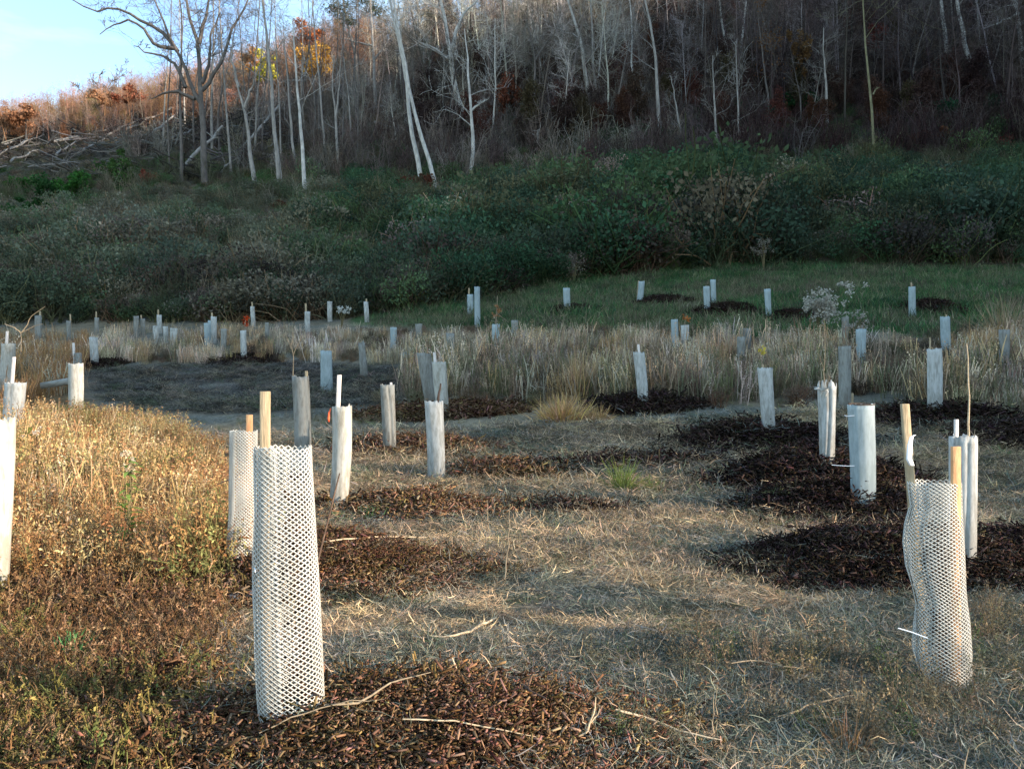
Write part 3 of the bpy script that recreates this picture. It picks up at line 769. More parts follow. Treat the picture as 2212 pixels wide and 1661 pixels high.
# ------------------------------------------------------------------ thicket and hillside
x, y = fan(6400, 40, 96, -.74, .74, k=1.1)
z = Hgt(x, y); px, py = px_of(x, y, z)
te = thicket_edge(px)
keep = (py < te - 2) & ((py > 330) | (px > 900)) & ((px > 620) | (py > 300 + (620 - px) * .03) & (y < 96))
x, y, z, px, py, te = [a[keep] for a in (x, y, z, px, py, te)]; n = len(x)
tint = np.zeros((n, 3))
# left brush grey-brown green, right teal green; random rust bushes
rr = sstep(600, 1200, px) * .85
cl = fbm(x * .16 + 31, y * .16, 3)
rr = sstep(480, 1000, px)
gm = np.clip(rr + (cl - .5) * 1.3, 0, 1)
gA = np.array([(.040, .080, .044), (.064, .095, .046), (.040, .064, .042), (.084, .088, .050)])
bA = np.array([(.112, .115, .078), (.085, .105, .066), (.130, .118, .084), (.078, .112, .058)])
k1 = np.clip((fbm(x * .21 + 60, y * .3, 2) - .2) / .6 * 4, 0, 3.999).astype(int)
isg = (gm + rng.normal(0, .12, n)) > .5
tint[isg] = vary(gA[k1[isg]], int(isg.sum()), .18, .06)
tint[~isg] = vary(bA[k1[~isg]], int((~isg).sum()), .18, .06)
od = rng.random(n) < .03; tint[od] = vary((.19, .15, .12), int(od.sum()))
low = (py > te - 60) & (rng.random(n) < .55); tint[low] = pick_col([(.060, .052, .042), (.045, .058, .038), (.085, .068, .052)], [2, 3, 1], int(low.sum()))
tint *= (.55 + 1.0 * fbm(x * .35 + 7, y * .35, 3))[:, None]
s = rng.uniform(.8, 1.5, n) * np.interp(y, [45, 62, 72, 92], [1.15, 1.25, .85, .65]) * (.45 + 1.5 * fbm(x * .26 + 3, y * .26 + 8, 2) ** 1.2)
big = rng.random(n) < .05; s[big] *= 1.5; tint[big] *= 1.15
s *= 1 + .30 * sstep(800, 1100, px) * sstep(345, 400, py)
ls_ = (px < 620) & (py < 425 + (px < 300) * 25)
s[ls_] *= .62; tint[ls_] = vary((.125, .115, .085), int(ls_.sum()), .4, .12); gq = ls_ & (fbm(x * .3, y * .3, 2) > .52); tint[gq] = vary((.06, .11, .045), int(gq.sum()), .3, .1)
tint *= 1.2
P = np.stack([x, y, z - .1], -1)
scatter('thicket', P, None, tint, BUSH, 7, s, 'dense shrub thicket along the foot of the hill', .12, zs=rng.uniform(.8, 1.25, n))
# leaf litter brush in the wood
x, y = fan(11000, 66, 175, -.74, .74, k=1.1)
z = Hgt(x, y); px, py = px_of(x, y, z)
keep = (px > 640) | (rng.random(len(px)) < .9)
x, y, z, px, py = [a[keep] for a in (x, y, z, px, py)]; n = len(x)
tint = pick_col([(.14, .11, .085), (.10, .08, .065), (.19, .155, .115), (.085, .095, .06), (.16, .08, .05)], [4, 3, 2.5, 2, .6], n)
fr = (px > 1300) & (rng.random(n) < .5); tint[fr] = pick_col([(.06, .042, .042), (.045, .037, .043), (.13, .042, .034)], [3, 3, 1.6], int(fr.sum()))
gl = (py > 280) & (px > 1150) & (rng.random(n) < .6); tint[gl] = pick_col([(.045, .11, .06), (.065, .095, .05)], [1, 1], int(gl.sum()))
lg = (px < 640); tint[lg] = pick_col([(.15, .13, .09), (.11, .10, .075), (.09, .11, .05), (.16, .12, .09), (.20, .18, .15)], [3, 4, 2, 2, 2], int(lg.sum()))
scatter('wood_undergrowth', np.stack([x, y, z - .2], -1), None, tint, BUSH, 7, rng.uniform(.5, 1.3, n) * np.where(px < 640, .62, 1.0), 'brown undergrowth and leaf litter covering the wooded slope', .15, zs=rng.uniform(.6, 1.2, n))
# small leafy trees with held red-brown leaves
x, y = fan(480, 84, 160, -.12, .74, k=1.0)
z = Hgt(x, y); px, py = px_of(x, y, z); n = len(x)
tint = pick_col([(.10, .045, .032), (.085, .05, .04), (.065, .045, .04), (.09, .07, .04)], [1.5, 3, 3, 1], n)
scatter('rust_leaved_understory', np.stack([x, y, z], -1), None, tint, LEAFY, 5, rng.uniform(.4, .95, n), 'small trees holding rust brown leaves deep in the wood', .08)
# far wood of bare trees
x, y = fan(1350, 88, 190, -.74, .74, k=1.0)
z = Hgt(x, y); px, py = px_of(x, y, z)
keep = ((px > 760) | ((px > 460) & (y > 120) & (rng.random(len(px)) < .55)))
x, y, z, px = [a[keep] for a in (x, y, z, px)]; n = len(x)
tint = pick_col([(.30, .26, .22), (.19, .165, .14), (.50, .46, .40), (.09, .08, .07)], [3, 4, 2.2, 3], n)
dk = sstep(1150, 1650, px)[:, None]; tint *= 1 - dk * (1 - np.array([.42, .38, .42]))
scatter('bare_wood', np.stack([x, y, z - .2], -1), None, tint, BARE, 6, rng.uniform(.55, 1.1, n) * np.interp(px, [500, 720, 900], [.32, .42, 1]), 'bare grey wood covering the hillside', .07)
def twigs(r):
    m = MB()
    for _ in range(26):
        a = r.uniform(0, 6.283); q = abs(r.normal(0, .28))
        P = curve_pts(r, [r.normal(0, .35), r.normal(0, .35), -.2], [math.cos(a) * q, math.sin(a) * q, 1], r.uniform(1.6, 4.2), 6, .0, .12)
        sh = r.uniform(.5, 1.6)
        tube(m, P, np.linspace(.034, .012, 7), 3, False, sh)
        for _ in range(4):
            i = r.integers(2, 7); tube(m, curve_pts(r, P[i], norm(r.normal(size=3) + [0, 0, .6]), r.uniform(.4, 1.2), 3, 0, .2), np.linspace(.016, .008, 4), 3, False, sh)
    return m.mesh('twiggy_brush', M_TINT)
TWIG = proto_collection('twigs', [twigs(prng) for _ in range(5)])
x, y = fan(4300, 64, 150, -.74, .74, k=1.2)
z = Hgt(x, y); px, py = px_of(x, y, z)
keep = (py < np.interp(px, [0, 640, 1000, 2212], [300, 400, 400, 340])) & (fbm(x * .2, y * .2, 2) > .34) & ((px > 560) | (rng.random(len(px)) < .22))
x, y, z, px = [a[keep] for a in (x, y, z, px)]; n = len(x)
tint = pick_col([(.24, .20, .17), (.15, .12, .105), (.33, .29, .25), (.12, .08, .07)], [4, 4, 1.5, 2], n)
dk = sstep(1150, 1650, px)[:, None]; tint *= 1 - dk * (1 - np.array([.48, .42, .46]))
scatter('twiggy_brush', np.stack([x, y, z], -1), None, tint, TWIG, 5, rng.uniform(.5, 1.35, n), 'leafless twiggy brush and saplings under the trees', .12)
x, y = fan(1500, 41, 90, -.74, .74, k=1.15)
z = Hgt(x, y); px, py = px_of(x, y, z)
keep = (py < thicket_edge(px) - 2) & (py > 330)
x, y, z, px = [a[keep] for a in (x, y, z, px)]; n = len(x)
scatter('thicket_canes', np.stack([x, y, z], -1), None, pick_col([(.22, .19, .13), (.13, .12, .08), (.30, .26, .20), (.09, .10, .06)], [3, 4, 1, 3], n), TWIG, 5, rng.uniform(.35, .8, n), 'bare canes and stalks standing through the thicket', .2)
# brash left on the logged slope
def brash(r):
    m = MB()
    for _ in range(16):
        c = np.array([r.normal(0, 1.6), r.normal(0, 1.2), r.uniform(.1, .9)]); a = r.normal(.35, .7)
        d = np.array([math.cos(a), math.sin(a), r.normal(.12, .25)]); L = r.uniform(1.0, 5.5)
        tube(m, resample_(c, d, L, r), np.linspace(1, .5, 5) * r.uniform(.03, .13), 4, True, r.uniform(.45, 1.6))
    return m.mesh('brash', M_TINT)
def resample_(c, d, L, r): return np.array([c + d * L * (t - .5) + [0, 0, r.normal(0, .05)] for t in np.linspace(0, 1, 5)])
BRASH = proto_collection('brash', [brash(prng) for _ in range(5)])
x, y = fan(430, 74, 150, -.74, -.2, k=1.1)
z = Hgt(x, y); px, py = px_of(x, y, z)
keep = (py < np.interp(px, [0, 400, 700], [392, 400, 330])) & (py > 230)
x, y, z = [a[keep] for a in (x, y, z)]; n = len(x)
scatter('brash', np.stack([x, y, z], -1), None, pick_col([(.15, .14, .13), (.22, .20, .18), (.08, .072, .068)], [4, 1.5, 4], n), BRASH, 5, rng.uniform(.5, 1.05, n), 'grey brash of felled branches strewn over the logged slope', .15)
# ridge line of far warm trees, left
x = []; y = []
x, y = fan(1500, 108, 172, -.74, -.16, k=1.0)
z = Hgt(x, y); px, py = px_of(x, y, z)
keep = py < np.interp(px, [0, 300, 500, 700], [328, 298, 250, 190])
x, y, z, px = [a[keep] for a in (x, y, z, px)]; n = len(x)
tint = pick_col([(.36, .20, .13), (.30, .16, .09), (.34, .24, .18), (.26, .20, .10)], [3, 3, 3, 1], n)
s = rng.uniform(.24, .50, n) * np.interp(px, [0, 700], [1.0, 1.25])
h_ = int(n * .42)
scatter('ridge_wood', np.stack([x, y, z - .2], -1)[:h_ * 2], None, tint[:h_ * 2] * .9, BARE, 6, s[:h_ * 2], 'pinkish bare young trees along the sunlit ridge', .08)
scatter('ridge_thicket', np.stack([x, y, z - .2], -1)[h_ * 2:], None, tint[h_ * 2:], LEAFY, 5, s[h_ * 2:] * 1.5, 'orange brown leafy growth along the sunlit ridge', .08)
# unseen trees added on the spur to shade the valley and dapple the field
x = rng.uniform(55, 115, 330); y = rng.uniform(-52, 110, 330); z = Hgt(x, y)
keep = z > 3
x, y, z = x[keep], y[keep], z[keep]; n = len(x)
scatter('spur_shade_wood', np.stack([x, y, z - .3], -1), None, pick_col([(.12, .10, .08)], [1], n), BARE, 6, rng.uniform(.5, .8, n), 'unseen bare trees added on the spur to shade the valley', .06)

# unseen shrubs added out to the right to shade the right foreground
hx = np.concatenate([rng.uniform(8.0, 9.6, 14), rng.uniform(11, 13.5, 16), rng.uniform(17, 22, 12), rng.uniform(28, 36, 12)])
hy = np.concatenate([rng.uniform(-.4, 1.5, 14), rng.uniform(1.6, 5.2, 16), rng.uniform(1.0, 7.5, 12), rng.uniform(-14, 6, 12)])
hs = np.concatenate([rng.uniform(1.0, 1.5, 14), rng.uniform(1.5, 2.2, 16), rng.uniform(1.6, 2.8, 12), rng.uniform(2.0, 3.6, 12)])
scatter('shade_shrubs', np.stack([hx, hy, Hgt(hx, hy)], -1), None, pick_col([(.10, .09, .05), (.14, .10, .06)], [1, 1], len(hx)), BUSH, 7, hs, 'unseen shrubs added right of the track to shade the foreground', .1)
# ------------------------------------------------------------------ tree shelters
def hitS(px, py):
    u = (px - CX) / F; v = (CY - py) / F
    dd = _md[:700]
    g = Srf(u * dd, dd)
    b = np.nonzero(EYE + v * dd <= g)[0]
    if len(b) == 0: return hit(px, py)
    d = dd[b[0]]
    return u * d, d, float(g[b[0]])
TG = 'tree shelters across the planted field'
def shelter_root(px, py, label):
    x, y, z = hitS(px, py)
    return empty('tree_shelter', (x, y, z - .01), label, 'tree shelter', TG), x, y, z
def tube_shell(mb, H, a0, a1, dx, r, seg, rows, ratio=.8, crease=0.0, torn=0.0, thick=.004, bend=0.0, fold=0.0):
    th = np.linspace(0, 2 * math.pi, seg, endpoint=False)
    ph = r.uniform(0, 6.28, 4); cth = r.uniform(3.9, 5.6)
    outer = []; inner = []
    for k in range(rows + 1):
        t = k / rows
        a = a0 + (a1 - a0) * t; b = a * ratio
        rad = 1 + .035 * np.sin(2 * th + ph[0] + 2 * t) + .03 * np.sin(3 * th + ph[1] - 3 * t) * (1 + fold)
        rad = rad - crease * np.exp(-((th - cth - .15 * np.sin(3 * t + ph[2])) / .13) ** 2) - .5 * crease * np.exp(-((th - cth + 1.1 + .1 * t) / .09) ** 2)
        rad = rad + .05 * sstep(0, .25, (th - cth - .75) % (2 * math.pi)) * (1 - ((th - cth - .75) % (2 * math.pi)) / (2 * math.pi))
        cx = dx * t + bend * math.sin(math.pi * t) + .003 * a0 / .1 * math.sin(5 * t + ph[3])
        cy = r.normal(0, .001)
        zz = np.full(seg, H * t)
        if k == rows: zz = zz + torn * H * .02 * r.normal(size=seg) + .006 * np.sin(th + ph[2])
        if k == 0: zz = zz - .04
        c, s = np.cos(th), np.sin(th)
        outer.append(np.stack([cx + a * rad * c, cy + b * rad * s, zz], -1))
        inner.append(np.stack([cx + (a * rad - thick) * c, cy + (b * rad - thick) * s, zz], -1))
    V = np.concatenate(outer + inner); off = (rows + 1) * seg
    i = np.arange(rows)[:, None] * seg; j = np.arange(seg)[None]; j2 = (j + 1) % seg
    Fo = np.stack([i + j, i + j2, i + seg + j2, i + seg + j], -1).reshape(-1, 4)
    Fi = Fo[:, ::-1] + off
    top = rows * seg + np.arange(seg); top2 = rows * seg + (np.arange(seg) + 1) % seg
    Fr = np.stack([top, top2, top2 + off, top + off], -1)
    mb.add(V, np.concatenate([Fo, Fi, Fr]))
# (top px, top py, top width, base px, base py, base width, plastic, stake (px at top, py of top, width, kind) or None, options, label)
T = [
 (739, 877, 43, 729, 1104, 38, 'c', (731, 808, 9, 'w'), {'crease': .22}, 'cream tube with pinkish stake and a red tag on its left rim'),
 (649, 813, 34, 655, 1018, 36, 'g', (660, 800, 6, 's'), {'crease': .2}, 'grey tube rising behind the nearest mesh tube, thin bright stake inside'),
 (836, 832, 30, 842, 984, 28, 'g', (844, 825, 5, 'w'), {'crease': .3, 'fold': 1}, 'creased grey tube with a thin dark branch across it'),
 (937, 866, 40, 943, 1043, 37, 'w', None, {'crease': .15}, 'white tube with a dark stick poking out, front of the overlapping trio'),
 (948, 783, 29, 956, 898, 28, 'c', (938, 760, 6, 'w'), {}, 'brightest sunlit cream tube, behind the tube with the dark stick'),
 (914, 763, 30, 938, 884, 30, 'g', None, {}, 'dull grey tube leaning left against the brightest tube'),
 (1380, 762, 23, 1390, 878, 22, 'w', (1380, 743, 5, 'w'), {'crease': .3, 'ratio': .7}, 'slanting tube, half bright white half shadow, right of the golden grass tuft'),
 (1652, 797, 32, 1662, 950, 27, 'w', (1650, 786, 4, 's'), {'crease': .12}, 'tapering white tube with a yellow leaf just above it'),
 (1787, 838, 38, 1787, 1017, 30, 'w', None, {'crease': .4, 'torn': 2.2, 'fold': 2}, 'crumpled tube with torn white ribbons round its top'),
 (1825, 748, 25, 1825, 890, 26, 'g', (1842, 848, 8, 's'), {'crease': .15}, 'tall dull tube behind the pale blue tube, short stake at its foot'),
 (1861, 873, 55, 1864, 1082, 53, 'b', None, {'ratio': .7, 'crease': .05}, 'pale blue tube with a dark rim on the dark mulch'),
 (2085, 943, 46, 2084, 1219, 50, 'w', (2072, 903, 8, 'w'), {'ratio': .85, 'crease': .2}, 'tall smooth cream white tube partly behind the wavy mesh tube'),
 (2018, 757, 30, 2020, 900, 32, 'w', (2012, 728, 3, 's'), {}, 'smooth bright tube on its own by the right verge'),
 (2041, 685, 21, 2046, 767, 20, 'b', (2046, 679, 3, 's'), {}, 'pale blue tube leaning left at the right end of the slope'),
 (2170, 712, 24, 2168, 800, 20, 'g', None, {}, 'faded tube half hidden in dry grass near the right edge'),
 (1970, 620, 14, 1971, 688, 15, 'b', (1970, 610, 3, 's'), {}, 'farthest right tube on the green slope, below the dark thicket'),
 (1657, 625, 14, 1661, 690, 12, 'b', None, {}, 'lone thin tube on the green slope left of the white seed heads'),
 (1540, 605, 12, 1542, 661, 11, 'b', None, {}, 'rear tube of the close pair on the green slope'),
 (1526, 624, 13, 1528, 680, 13, 'b', (1527, 617, 4, 's'), {}, 'front tube of the close pair on the green slope'),
 (1386, 609, 13, 1382, 657, 13, 'b', (1380, 606, 3, 's'), {}, 'tube leaning right, highest in the middle of the green slope'),
 (1224, 625, 14, 1225, 672, 14, 'b', None, {}, 'squat pale tube alone at the left end of the green slope'),
 (1031, 620, 12, 1031, 706, 13, 'b', None, {}, 'tall thin tube right behind the shorter one at the thicket corner'),
 (1016, 637, 13, 1016, 679, 13, 'b', (1013, 622, 3, 's'), {}, 'shorter tube of the two at the thicket corner'),
 (790, 652, 10, 793, 696, 10, 'w', (791, 645, 3, 's'), {}, 'thin white tube where the dry grass meets the green slope'),
 (712, 653, 11, 713, 696, 10, 'w', None, {}, 'thin tube beside the small white flower head'),
 (664, 673, 12, 665, 722, 11, 'w', (660, 655, 4, 's'), {}, 'thin tube with a tall stake on its left, before the thicket'),
 (545, 662, 9, 547, 705, 10, 'w', (544, 652, 3, 's'), {}, 'thin white tube right of the small red leaved sapling'),
 (577, 697, 9, 577, 738, 9, 'g', None, {}, 'faint grey tube in the dry grass right of the red sapling'),
 (525, 716, 13, 528, 781, 13, 'w', None, {}, 'clear white tube standing at the edge of the bare soil'),
 (484, 711, 13, 482, 757, 12, 'g', (480, 702, 3, 's'), {}, 'faded leaning tube left of the clear white tube'),
 (462, 684, 12, 463, 742, 11, 'w', (457, 675, 4, 's'), {}, 'tallest tube of the tight cluster left of the red sapling'),
 (453, 693, 8, 455, 743, 9, 'b', None, {}, 'middle pale tube squeezed inside the tight cluster'),
 (446, 698, 11, 448, 745, 11, 'b', None, {}, 'left pale blue tube of the tight cluster'),
 (375, 710, 15, 376, 746, 13, 'w', (379, 705, 2, 's'), {}, 'short wide tube, right one of the low trio in the grass'),
 (357, 706, 11, 359, 742, 10, 'w', None, {}, 'slightly leaning tube, middle one of the low trio'),
 (337, 706, 12, 338, 744, 12, 'w', None, {}, 'left tube of the low trio in the grass'),
 (344, 680, 11, 345, 720, 11, 'w', (341, 668, 3, 's'), {}, 'tube with a thin stake standing behind the low trio'),
 (308, 690, 10, 310, 728, 9, 'g', (304, 680, 3, 's'), {}, 'right tube of the faint pair left of the low trio'),
 (294, 683, 11, 295, 730, 11, 'g', None, {}, 'left tube of the faint pair left of the low trio'),
 (209, 686, 9, 209, 730, 8, 'g', (207, 673, 3, 's'), {}, 'small distant tube straight above the leaning white tube'),
 (148, 693, 10, 150, 738, 9, 'g', (151, 678, 3, 's'), {}, 'small faint tube with a tall thin stake, far left grass'),
 (82, 682, 14, 83, 740, 14, 'g', (85, 672, 4, 's'), {}, 'farthest left tube in the tall dry grass'),
 (201, 729, 18, 205, 791, 17, 'w', None, {}, 'white tube leaning left at the near left end of the bare soil'),
 (168, 765, 15, 170, 815, 16, 'g', (157, 740, 5, 'w'), {}, 'grey tube with a curved white stick, just behind a sunlit tube'),
 (163, 785, 31, 165, 900, 29, 'c', None, {}, 'broad sunlit cream tube at the edge of the rust weeds'),
 (18, 742, 28, 13, 850, 28, 'c', (12, 715, 6, 'w'), {}, 'cream tube with a pointed white stake at the left edge'),
 (34, 826, 42, 22, 985, 38, 'w', (25, 770, 7, 'w'), {'ratio': .8}, 'grey white tube leaning right, overlapped by the left edge tube'),
 (-2, 903, 58, -16, 1292, 58, 'c', None, {'ratio': .9, 'rows': 20}, 'large cream tube cut off by the left edge of the photo'),
 (704, 758, 25, 705, 846, 26, 'b', None, {}, 'pale blue tube alone on the bare dark soil'),
 (781, 742, 14, 786, 812, 16, 'g', None, {'torn': 2, 'crease': .3}, 'translucent sagging tube with a pointed white tip'),
 (850, 709, 14, 849, 758, 13, 'b', None, {}, 'small pale tube left of the olive brown grass mound'),
 (905, 700, 15, 905, 735, 14, 'g', None, {}, 'faint tube top just behind the olive brown grass mound'),
 (875, 762, 20, 880, 812, 18, 'g', None, {}, 'dull grey leaning tube low in the brown weeds'),
 (972, 720, 18, 975, 795, 15, 'g', None, {}, 'dull tube hidden in grass right of the olive brown mound'),
 (1071, 700, 16, 1070, 778, 15, 'b', None, {}, 'greenish translucent tube with curled brown leaves above it'),
 (1112, 692, 14, 1112, 738, 13, 'g', None, {}, 'short grey tube right of the curled brown leaves'),
 (1457, 690, 14, 1457, 748, 15, 'b', None, {}, 'pale tube left of the orange leaved sapling on the slope'),
 (1479, 702, 17, 1479, 746, 17, 'w', None, {}, 'wide short white tube under the orange leaved sapling'),
 (1614, 709, 17, 1614, 760, 16, 'g', (1604, 698, 3, 's'), {}, 'grey tube in the brown brush behind the yellow leaf'),
 (1601, 728, 18, 1600, 800, 16, 'g', None, {}, 'mottled dull tube in front of the grey tube in the brush'),
 (1826, 685, 15, 1826, 745, 14, 'g', None, {}, 'grey tube under the small grey seed head on the right'),
 (1860, 710, 22, 1861, 795, 20, 'b', None, {'crease': .2}, 'pale tube with dark streaks right of the tall dull tube'),
]
SMAT = {'s': M_STAKE, 'w': M_STAKEW, 'o': M_STAKE2}
trng = np.random.default_rng(77)
def add_stake(root, x, y, z, d, base_px, sp, z0=-.05, yoff=.0, lean=None, depth=.022):
    sx, sy, sw, kind = sp[:4]
    xs = (sx - base_px) * d / F
    top = EYE + (CY - sy) / F * (d + yoff) - z
    mb = MB()
    l = lean if lean is not None else 0.0
    box(mb, xs - l * top, yoff, z0, top, sw * d / F, depth, (l, 0))
    o = mb.obj('stake', SMAT[kind], root)
    bv = o.modifiers.new('bevel', 'BEVEL'); bv.width = .002; bv.segments = 1
    return o
for (tx, ty, tw, bx, by, bw, mt, st, op, lab) in T:
    root, x, y, z = shelter_root(bx, by, lab)
    sc = y / F
    H = (by - ty) * sc
    near = (by - ty) > 100
    mb = MB()
    a0, a1 = bw * sc / 2, tw * sc / 2
    ratio = op.get('ratio', float(trng.uniform(.6, .85)))
    tube_shell(mb, H, a0, a1, (tx - bx) * sc, trng, 40 if near else 16, op.get('rows', 18) if near else 8, ratio, op.get('crease', float(trng.uniform(0, .15))),
               op.get('torn', .4), bend=float(trng.normal(0, .006)), fold=op.get('fold', 0))
    mb.obj('tube', TM[mt], root, smooth=True)
    if st:
        hollow = (tx - bx) / max(by - ty, 1)
        add_stake(root, x, y, z, y, bx, st, yoff=a0 * ratio * .55, lean=hollow)
    root['_px'] = 0; del root['_px']
    if 'pale blue tube with a dark rim' in lab:
        r = MB(); th = np.linspace(0, 2 * math.pi, 33)
        c = (tx - bx) * sc
        tube(r, np.stack([c + a1 * 1.0 * np.cos(th), a1 * ratio * np.sin(th), H + .004 + .006 * np.sin(th)], -1), .006, 5, False)
        r.obj('rim', M_STICKD, root)
        for zz in (.42, 1.0):
            q = MB(); tube(q, [(-a0 * .9, -a0 * .5, zz * .95), (-a0 - .06, -a0 * .4, zz * .94), (-a0 - (.22 if zz < .5 else .08), -a0 * .2, zz * .94 + .01)], .004, 4)
            q.obj('cable_tie', M_TIE, root)
    if 'torn white ribbons' in lab:
        q = MB()
        for k in range(9):
            a = trng.uniform(3.3, 6.0)
            p = np.array([(tx - bx) * sc - a1 * .4 + .6 * a1 * math.cos(a), a1 * .8 * math.sin(a), H - trng.uniform(0, .09)])
            P_ = curve_pts(trng, p, norm(trng.normal(size=3)), .12, 4, .2, .5)
            ribbon(q, P_, .02, norm(trng.normal(size=3)))
        q.obj('torn_ribbons', TM['w'], root)
    if 'red tag' in lab:
        q = MB(); xx = (712 - bx) * sc; zz = (by - 880) * sc
        P_ = np.array([(xx + .02, -.03, zz), (xx + .006, -.04, zz - .05), (xx, -.05, zz - .12), (xx + .003, -.04, zz - .16)])
        ribbon(q, P_, [.012, .024, .028, .016], np.array([.9, .4, 0]))
        sm = q.obj('flagging_tape', M_TAG, root); sm.modifiers.new('thick', 'SOLIDIFY').thickness = .002
    if 'partly behind the wavy mesh' in lab:      # folded flap of the sheet
        q = MB(); x0 = (2058 - bx) * sc; P_ = np.array([(x0, .0, H * k / 8) for k in range(9)])
        ribbon(q, P_, .055, norm(np.array([1., -.5, 0])))
        sm = q.obj('sheet_flap', TM['w'], root); sm.modifiers.new('thick', 'SOLIDIFY').thickness = .003

# netting tubes: woven strands as geometry
def net_tube(root, H, prof, cells, cell_h, z0, wrap=1.13, th0=3.6, ratio=.9, sw=.0052, st=.0022, ripple=.012, lap=.010):
    """prof: list of (t, centre x, half width)"""
    prof = np.array(prof); J = int(round(H / (cell_h / 2))); M = int(round(cells * 2 * wrap))
    I, K = np.meshgrid(np.arange(M + 1), np.arange(J + 1), indexing='ij')
    r = np.random.default_rng(4)
    def pos(i, k, dr=0.0):
        t = k / J; s = i / (cells * 2.0); th = th0 + s * 2 * math.pi
        cx = np.interp(t, prof[:, 0], prof[:, 1]); hw = np.interp(t, prof[:, 0], prof[:, 2])
        rp = 1 + ripple * 3 * (vnoise(np.cos(th) * 2 + 5, np.sin(th) * 2 + t * 5) - .5) + .03 * np.sin(3 * th + 2.0 + 2 * t)
        rr = hw * rp + lap * s + dr
        return np.stack([cx + rr * np.cos(th), ratio * rr * np.sin(th), t * H + .004 * np.sin(3 * th + t * 7)], -1)
    mb = MB()
    for sgn, dr in ((1, 0.0), (-1, .0014)):
        ok = ((I + K) % 2 == 0) & (I + sgn <= M) & (I + sgn >= 0) & (K < J)
        i, k = I[ok].astype(float), K[ok].astype(float)
        A = pos(i, k, dr); B = pos(i + sgn, k + 1, dr); O = pos(i, k, dr - .01)
        mid = (A + B) / 2
        # bow the strands so the holes read as rounded
        n_ = norm(A - O); d = norm(B - A); b = norm(np.cross(d, n_))
        E = d * sw * .35
        V = []
        for Q, e in ((A, -E), (B, E)):
            for sb, sn in ((-1, -1), (1, -1), (1, 1), (-1, 1)):
                V.append(Q + e + b * sb * sw / 2 + n_ * sn * st / 2)
        V = np.stack(V, 1)
        f0 = np.array([(0, 1, 5, 4), (1, 2, 6, 5), (2, 3, 7, 6), (3, 0, 4, 7)])
        Fq = (np.arange(len(A))[:, None, None] * 8 + f0[None]).reshape(-1, 4)
        mb.add(V.reshape(-1, 3), Fq)
    return mb.obj('net_sleeve', TM['n'], root)
def sil(rows, d, bx, by):
    top = rows[0][0]; H = (by - top) * d / F
    return H, sorted([((by - y) / (by - top), ((a + b) / 2 - bx) * d / F, (b - a) / 2 * d / F) for y, a, b in rows])
# nearest
root, x, y, z = shelter_root(632, 1548, 'nearest tall white diamond mesh tube on brown mulch, timber stake behind it')
H, pr = sil([(962, 556, 671), (1000, 557, 673), (1100, 558, 678), (1200, 555, 684), (1300, 556, 689), (1400, 558, 693), (1500, 563, 696), (1548, 567, 698)], y, 632, 1548)
net_tube(root, H, pr, 27, .0205, z, wrap=1.14, th0=3.75, ratio=.82, sw=.0044)
add_stake(root, x, y, z, y, 632, (576, 840, 21, 's'), yoff=-.02, lean=.0, depth=.018)
q = MB(); tube(q, [(-.12, -.10, .62), (-.14, -.05, .63), (-.15, .02, .62)], .0025, 5); q.obj('cable_tie', M_TIE, root)
# second
root, x, y, z = shelter_root(519, 1214, 'stout fine mesh tube with short orange stake, left of the nearest one')
H, pr = sil([(931, 501, 555), (1000, 500, 554), (1100, 499, 552), (1214, 491, 547)], y, 519, 1214)
net_tube(root, H, pr, 22, .024, z, wrap=1.2, th0=3.0, ratio=.7, sw=.0062)
add_stake(root, x, y, z, y, 519, (537, 893, 13, 'o'), yoff=.02, lean=.0)
# right wavy one
root, x, y, z = shelter_root(2035, 1480, 'wavy white mesh tube with two stakes at the lower right')
H, pr = sil([(1037, 1968, 2070), (1090, 1974, 2072), (1130, 1962, 2073), (1170, 1957, 2075), (1220, 1962, 2077), (1270, 1978, 2079), (1300, 1986, 2082),
             (1340, 1983, 2087), (1400, 1979, 2089), (1440, 1988, 2090), (1480, 2010, 2090)], y, 2035, 1480)
net_tube(root, H, pr, 27, .019, z, wrap=1.1, th0=2.6, ratio=.8, sw=.0042, ripple=.03)
add_stake(root, x, y, z, y, 2035, (2048, 960, 18, 'o'), yoff=-.070, lean=.0)
s2 = add_stake(root, x, y, z, y, 2035, (1962, 868, 17, 's'), yoff=.03, lean=-.075)
q = MB()
def lp(pts, d): return [((a - 2035) * d / F, -.02 + c, EYE + (CY - b) / F * d - z) for a, b, c in pts]
ribbon(q, np.array(lp([(1972, 935, 0), (1962, 938, -.012), (1957, 955, -.018), (1955, 985, -.018), (1963, 1000, -.01)], y)), [.012, .02, .028, .034, .03], np.array([1, .3, 0.]))
sm = q.obj('tie_tag', M_TIE, root); sm.modifiers.new('thick', 'SOLIDIFY').thickness = .002
q = MB(); tube(q, lp([(1932, 1347, -.02), (1958, 1354, -.03), (1986, 1363, -.06)], y), .0035, 5); q.obj('cable_tie', M_TIE, root)
